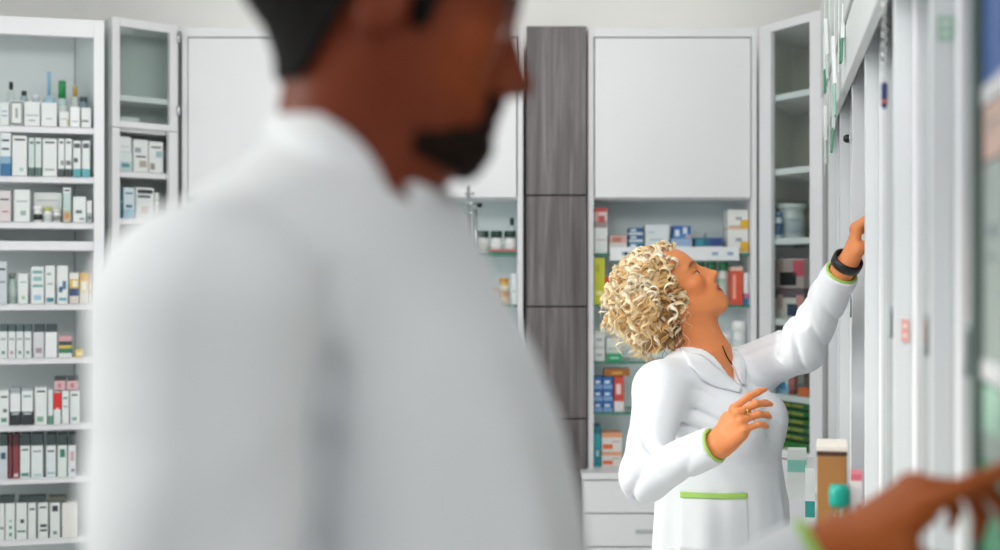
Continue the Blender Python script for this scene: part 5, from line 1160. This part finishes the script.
for r_, (t0, t1) in enumerate(((401, 413), (389, 401), (377, 389))):
    for c_, (a, b) in enumerate(((594.0, 602.8), (603, 613))):
        carton(s, a, b, t0, t1, ['%s blue box of the %s column in the blue stack left of the woman' % (['bottom', 'middle', 'top'][r_], ['left', 'right'][c_])][0], [(0, .35, '7FA3CC'), (.35, 1, '2E63A6')], [(0.15, 0.7, 0.45, 0.7, 'CBDDEE')], 0.08, 0.045, z=(zat(t1, 5.045) + 0.0002) if r_ else None, group='stacked blue boxes left of the woman')
carton(s, 614, 624, 377, 413, 'red and white box between the blue stack and the woman\'s shoulder', [(0, .3, 'E0D8D8'), (.3, 1, 'CC4A40')], [(0.2, 0.7, 0.5, 0.8, 'EBD0CC')], 0.08, 0.045)
carton(s, 604, 630, 369, 377, 'flat brown and orange pack lying across the blue stack', [(0, 1, 'A6682E')], [(0.3, 0.7, 0.2, 0.6, 'D9A050')], 0.06, 0.05, z=zat(377, 5.045) + 0.003)
s = Shelf(Vector((XC1, 5.0)), Vector((1, 0)), Vector((0, 1)), Z_BASE)
carton(s, 594.0, 601, 426, 473, 'teal upright box standing on the cabinet base left of the woman\'s elbow', [(0, .45, '1F8C98'), (.45, .8, '27A3AE'), (.8, 1, '1B6F80')], [(0.3, 0.7, 0.25, 0.4, 'A8DDE0')], 0.09, 0.045)
for k, (t0, t1) in enumerate(((452, 473), (433, 452))):
    carton(s, 601.5, 622, t0, t1, ['lower white and orange box by the woman\'s elbow', 'upper white and orange box by the woman\'s elbow'][k], [(0, .75, 'E0DCD8'), (.75, 1, 'E6A27A')], [(0.05, 0.55, 0.15, 0.4, 'E2703A'), (0.5, 0.9, 0.5, 0.6, 'C9B8B0')], 0.1, 0.045, z=zat(t1, 5.045) + 0.0003 if k else None, group='white and orange boxes')

# ---- right corner cabinet
DSh = lambda k: Shelf(DA, DU, DN, DZ[k])
s = DSh(2)
jar(s, 776, 806, 204, 239, 'big white plastic tub behind the corner cabinet glass', 'DDE2E3', 'E9EDED', 'C3CED3', capfrac=0.14, neck=0.98, d=0.115, name='tub', cat='tub')
bottle(s, 774.5, 783.5, 212, 239, 'small blue-labelled bottle before the big white tub in the corner cabinet', 'D3DCE2', '6E8CA6', '3E6486', 0.2, 0.7, d=0.045)
s = DSh(3)
carton(s, 774, 804, 289, 320, 'lower white, pink and navy pack behind the corner cabinet glass', [(0, .7, 'DDD6D2'), (.7, 1, '6A5A60')], [(0.45, 0.8, 0.1, 0.5, '2C3A5A'), (0.1, 0.3, 0.3, 0.8, 'C9A8A4'), (0.75, 1.0, 0.45, 0.8, 'D8958C')], 0.10, 0.06)
carton(s, 774, 804, 259, 288, 'upper pink and black pack behind the corner cabinet glass', [(0, 1, 'B9A5A2')], [(0.2, 0.75, 0.1, 0.55, '1E1C20'), (0.65, 1.0, 0.4, 0.95, 'D8566A')], 0.10, 0.06, z=zat(288.5, 4.87))
s = DSh(4)
carton(s, 776, 788, 374, 398, 'white and blue printed pack low in the corner cabinet', [(0, .5, '9AC3DC'), (.5, 1, 'E0E4E6')], [(0.3, 0.8, 0.2, 0.6, '3A8CB8')], 0.07, 0.05)
bottle(s, 789, 797, 364, 398, 'dark red bottle low in the corner cabinet, under the raised sleeve', '9A4A44', 'C9645A', 'B86A60', 0.15, 0.7, d=0.06)
carton(s, 798, 809, 388, 398, 'low orange box at the right of the corner cabinet shelf', [(0, 1, 'E2733A')], [], 0.06, 0.04)
s = DSh(5)
GR = 'green and gold boxes in the corner cabinet'
ys = [466, 442, 434, 426, 418, 410, 402]
names = ['bottom green box with a white splash', 'first flat green and gold box above the bottom one', 'second flat green and gold box up the stack', 'third flat green and gold box up the stack', 'fourth flat green and gold box up the stack', 'topmost flat green and gold box of the stack']
Yg = 4.83
for k in range(6):
    mk = [(0.3, 0.65, 0.2, 0.7, 'D5E2B0'), (0.1, 0.9, 0.05, 0.12, '1F5A2A')] if k == 0 else [(0.25, 0.5, 0.25, 0.7, 'C9B23A'), (0.55, 0.85, 0.3, 0.65, 'B8A838'), (0.05, 0.2, 0.35, 0.6, '8FA83A')]
    carton(s, 772, 809, ys[k + 1], ys[k], names[k] + ' in the corner cabinet', [(0, 1, '2C8A34' if k == 0 else '1F6B2E')], mk, 0.10, 0.05, z=zat(ys[k], Yg) + 0.0006 if k else None, group=GR)

# ---- on and before the right-hand shelving
def stand(px, py, Y): p = W(px, py, Y); return p
rotw = math.atan2(-WU.x, WU.y)                    # turn of things lined up with the shelving
# brown carton with white top
bx = W(832, 500, 2.52)
mb = MB(); w = 0.0515; h = zat(447, 2.50) - 0.90; m1 = mat('A5743F', 0.7, 0.06, 14); m2 = mat('E9E1D6', 0.6, 0.02, 20)
mb.box((-w / 2, -0.055, 0), (w / 2, 0.055, h), m1)
o = mb.build('carton', bevel=0.0015); o.location = (bx.x, bx.y, 0.9004); o.rotation_euler = (0, 0, -0.235); tag(o, 'tall narrow brown cardboard carton with a white lid on the right-hand counter', 'box')
mb = MB(); mb.box((-w / 2 - 0.0015, -0.0565, h - 0.004), (w / 2 + 0.0015, 0.0565, h + 0.005), m2); mb.build('lid', o, 0.001)
mb = MB(); mb.box((-w / 2 - 0.0008, -0.0558, h - 0.012), (w / 2 + 0.0008, 0.0558, h - 0.0045), mat('4A2F1C', 0.6)); mb.build('tape', o)
# spray bottle with teal head
p = W(839, 500, 2.36); e = empty('spray_bottle', (p.x, p.y, 0.9004), 'clear bottle with a teal cap in front of the brown carton', 'bottle')
hb = zat(504, 2.36) - 0.90; ht = zat(485, 2.36) - 0.90
CLEARB = glass_mat('clear_bottle_plastic', (0.80, 0.93, 0.90, 1))
MB().lathe([(0.020, 0), (0.022, 0.006), (0.022, hb * 0.72), (0.017, hb * 0.9), (0.011, hb)], CLEARB, n=20).build('body', e)
MB().lathe([(0.0155, hb - 0.004), (0.0175, hb + 0.004), (0.0175, ht - 0.008), (0.014, ht)], mat('0E9C8A', 0.35, 0.08, 60), n=18).build('cap', e)
MB().tube([(0.004, -0.004, hb), (-0.004, 0.002, hb * 0.5), (-0.012, 0.004, 0.01)], 0.003, mat('DDEBE8', 0.3)).build('dip_tube', e)
sw = MB(); sw.lathe([(0.0226, hb * 0.25), (0.0226, hb * 0.60)], mat('A6D9CF', 0.4, 0.2, 90), n=20); sw.build('label', e)
# white box with a pink top
p = W(856.5, 500, 2.40)
mb = MB(); h = zat(472, 2.40) - 0.90; mb.box((-0.0095, -0.03, 0), (0.0095, 0.03, h * 0.955), paint('E4DCDC')); mb.box((-0.0095, -0.03, h * 0.955), (0.0095, 0.03, h), paint('D86A7C'))
mb.box((0.000, -0.0306, h * 0.72), (0.007, -0.0299, h * 0.80), paint('B08A86')); mb.box((-0.007, -0.0306, h * 0.5), (0.005, -0.0299, h * 0.53), paint('9AA0A4'))
o = mb.build('carton', bevel=0.0008); o.location = (p.x, p.y, 0.9004); o.rotation_euler = (0, 0, -0.25); tag(o, 'narrow white box with a pink top right of the teal-capped bottle', 'box')
# packs on the counter left of the brown carton
for px, py, Y, w, h, bands, lb in ((797, 480, 3.75, 0.05, 0.13, [(0, .55, 'E6EAE8'), (.55, .8, '8CCFC0'), (.8, 1, 'E9ECEA')], 'white box with a pale green band on the far end of the right-hand counter'),
                                   (810, 490, 3.25, 0.022, 0.15, [(0, .25, 'E0E6E4'), (.25, .5, '2F9A94'), (.5, 1, 'E4E9E7')], 'slim white box with a teal band just left of the brown carton')):
    p = W(px, py, Y); mb = MB()
    for a_, b_, c_ in bands: mb.box((-w / 2, -0.03, h * a_), (w / 2, 0.03, h * b_), paint(c_))
    mb.box((-w / 2 + 0.002, -0.028, h), (w / 2 - 0.002, 0.028, h + 0.0008), paint(bands[-1][2]))
    o = mb.build('carton'); o.location = (p.x, p.y, 0.9004); o.rotation_euler = (0, 0, -0.215); tag(o, lb, 'box')
# clip strips of packets hung from the light box
gp = [('2F8A62', 'E2EAE6'), ('9CCBB4', 'F0F3F2'), ('5AA884', 'DDE8E3'), ('C9D6D0', 'E8EEEB')]
cl = ['clip strip of green and white packets hung nearest along the light box', 'second clip strip of green and white packets along the light box', 'third clip strip of green and white packets along the light box', 'farthest clip strip of packets, hung above the woman\'s hand']
for k, (Y, zt, zb_) in enumerate(((3.22, 2.30, 1.97), (3.44, 2.34, 1.86), (3.70, 2.38, 1.80), (4.02, 2.41, 1.79))):
    p = wp(Y, -0.0675); e = empty('clip_strip', (p.x, p.y, zb_), cl[k], 'clip strip', 'clip strips of packets on the light box', rotz=math.atan2(WU.y, WU.x))
    H = zt - zb_; MB().box((-0.008, 0.003, 0), (0.008, 0.0045, H), mat('DDE6E3', 0.2)).build('strip', e)
    n = max(2, int(H / 0.17)); rnd = random.Random(k)
    for i in range(n):
        z = H * (i + 0.15) / n; g = gp[(i + k) % 4]; mb = MB(); hh = H / n * 0.82
        mb.prism([(-0.022, -0.004), (0.022, -0.004), (0.022, 0.002), (-0.022, 0.002)], z, z + hh * 0.4, paint(g[0])); mb.prism([(-0.022, -0.007), (0.022, -0.007), (0.022, 0.002), (-0.022, 0.002)], z + hh * 0.4, z + hh, paint(g[1]))
        q = mb.build('packet', e, 0.0015); q.rotation_euler = (rnd.uniform(-.05, .05), 0, 0); q.location.y = 0.0
        q.location.x = rnd.uniform(-.01, .01)
    MB().tube([(0, 0.004, H), (0, 0.006, H + 0.02)], 0.002, CHROME).build('hook', e)
# dark blue pen on a looped white cord
p = W(887, 97, 2.12); e = empty('pen', (p.x - 0.004, p.y, p.z - 0.018), 'dark blue pen hanging on a looped white cord under the light box', 'pen')
MB().lathe([(0.002, 0), (0.005, 0.006), (0.0052, 0.036), (0.0035, 0.040)], mat('1C2C5E', 0.3, 0.1, 40), n=12).build('body', e)
MB().lathe([(0.0053, 0.008), (0.0053, 0.013)], mat('C06A60', 0.4), n=12).build('ring', e)
pts = [(0.0035 * math.sin(i * 0.9), 0.003 * math.cos(i * 0.9), 0.040 + i * 0.0022) for i in range(76)]
MB().tube(pts, 0.0011, mat('E6E8E6', 0.5), 6).build('cord', e)
# little black lock
p = wp(3.30, -0.040, 1.825); e = empty('cabinet_lock', (p.x, p.y, p.z), 'small dark push-lock on the upright above the raised hand', 'lock')
ax = tuple(-WN); MB().lathe([(0.010, 0), (0.010, 0.010), (0.006, 0.016)], BLACK, (0, 0, 0), 14, ax).build('cylinder', e); MB().lathe([(0.013, 0), (0.013, 0.003)], CHROME, (0, 0, 0), 14, ax).build('collar', e)
# small pale red tag and a pale green patch on the uprights
for Y, z0, w, h, c_, c2, lb in ((2.20, 1.395, 0.010, 0.035, 'E8A098', 'F0D8D4', 'small pale red tag on the upright below the hanging pen'), (1.70, 1.785, 0.018, 0.03, 'A2C2B2', 'C8D8CE', 'small pale green patch on the upright beyond the blue box')):
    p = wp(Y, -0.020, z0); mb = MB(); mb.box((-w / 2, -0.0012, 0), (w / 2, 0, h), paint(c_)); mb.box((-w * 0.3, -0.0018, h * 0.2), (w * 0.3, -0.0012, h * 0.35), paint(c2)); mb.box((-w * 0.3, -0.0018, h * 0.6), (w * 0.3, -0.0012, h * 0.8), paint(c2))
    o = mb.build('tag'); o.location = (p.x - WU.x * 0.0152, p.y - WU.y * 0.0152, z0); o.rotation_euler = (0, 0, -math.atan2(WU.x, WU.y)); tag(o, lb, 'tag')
# goods in the nearest open bays
def bay_goods(Y, dd, w, h, zi, bands, lb, dep=0.10, name='carton', group=None, dz=0.0):
    p = wp(Y, dd, BZ[zi] + 0.0005 + dz); mb = MB()
    for a_, b_, c_ in bands: mb.box((-w / 2, 0, h * a_), (w / 2, dep, h * b_), paint(c_))
    mb.box((-w / 2 + 0.004, 0.004, h), (w / 2 - 0.004, dep - 0.004, h + 0.001), paint(bands[-1][2]))
    mb.box((-w * 0.3, -0.0008, h * 0.62), (w * 0.3, 0.0003, h * 0.68), paint('8A959A')); mb.box((-w * 0.3, -0.0008, h * 0.5), (w * 0.1, 0.0003, h * 0.54), paint('8A959A'))
    o = mb.build(name, bevel=0.001); o.location = p; o.rotation_euler = (0, 0, math.atan2(WU.y, WU.x) + math.pi * 0 ); o.rotation_euler.z = math.atan2(-WN.x, WN.y) ; return tag(o, lb, 'box', group)
bay_goods(1.262, -0.030, 0.12, 0.21, 3, [(0, 1, '2B5FA8')], 'blue box in the nearest open bay, at the top right corner')
bay_goods(1.262, -0.030, 0.12, 0.185, 2, [(0, 1, 'A9B5B0')], 'grey-green box in the nearest open bay, under the peach one')
bay_goods(1.255, -0.031, 0.12, 0.05, 2, [(0, 1, 'E0BBAC')], 'low peach-coloured box on top of the grey-green one, nearest bay', dz=0.187)
bay_goods(1.262, -0.030, 0.12, 0.235, 1, [(0, .70, '4FA878'), (.70, .82, 'A9B8B0'), (.82, 1, 'B4DCC6')], 'mint and green box in the nearest open bay, behind the pointing fingertip')
gd = [(1.52, 2, 'E6B9B0', 'faded pink box behind the glass beyond the pointing hand'), (1.55, 1, 'EFD8C8', 'peach box behind the glass beyond the pointing hand'), (1.50, 3, 'C9D3D6', 'pale grey box behind the glass beyond the pointing hand'),
      (1.95, 1, 'E4A79E', 'salmon box behind the glass of the pen bay'), (1.98, 2, 'D9DEDC', 'white box behind the glass of the pen bay'), (2.45, 2, 'CBD9D4', 'pale green box in the bay beside the woman\'s hand'), (2.48, 1, 'E0B8AC', 'dusty pink box in the bay beside the woman\'s hand'),
      (3.02, 1, 'D8E0E4', 'pale blue box low in the open bay the woman reaches into'), (3.02, 2, 'E4D9D2', 'cream box under the woman\'s fingers in the open bay'), (3.55, 2, 'DDE2E0', 'white box behind the glass past the woman\'s hand')]
for Y, zi, c_, lb in gd: bay_goods(Y, 0.16 if Y > 2.9 else 0.06, 0.16, 0.15, zi, [(0, .8, c_), (.8, 1, 'E4E7E6')], lb)
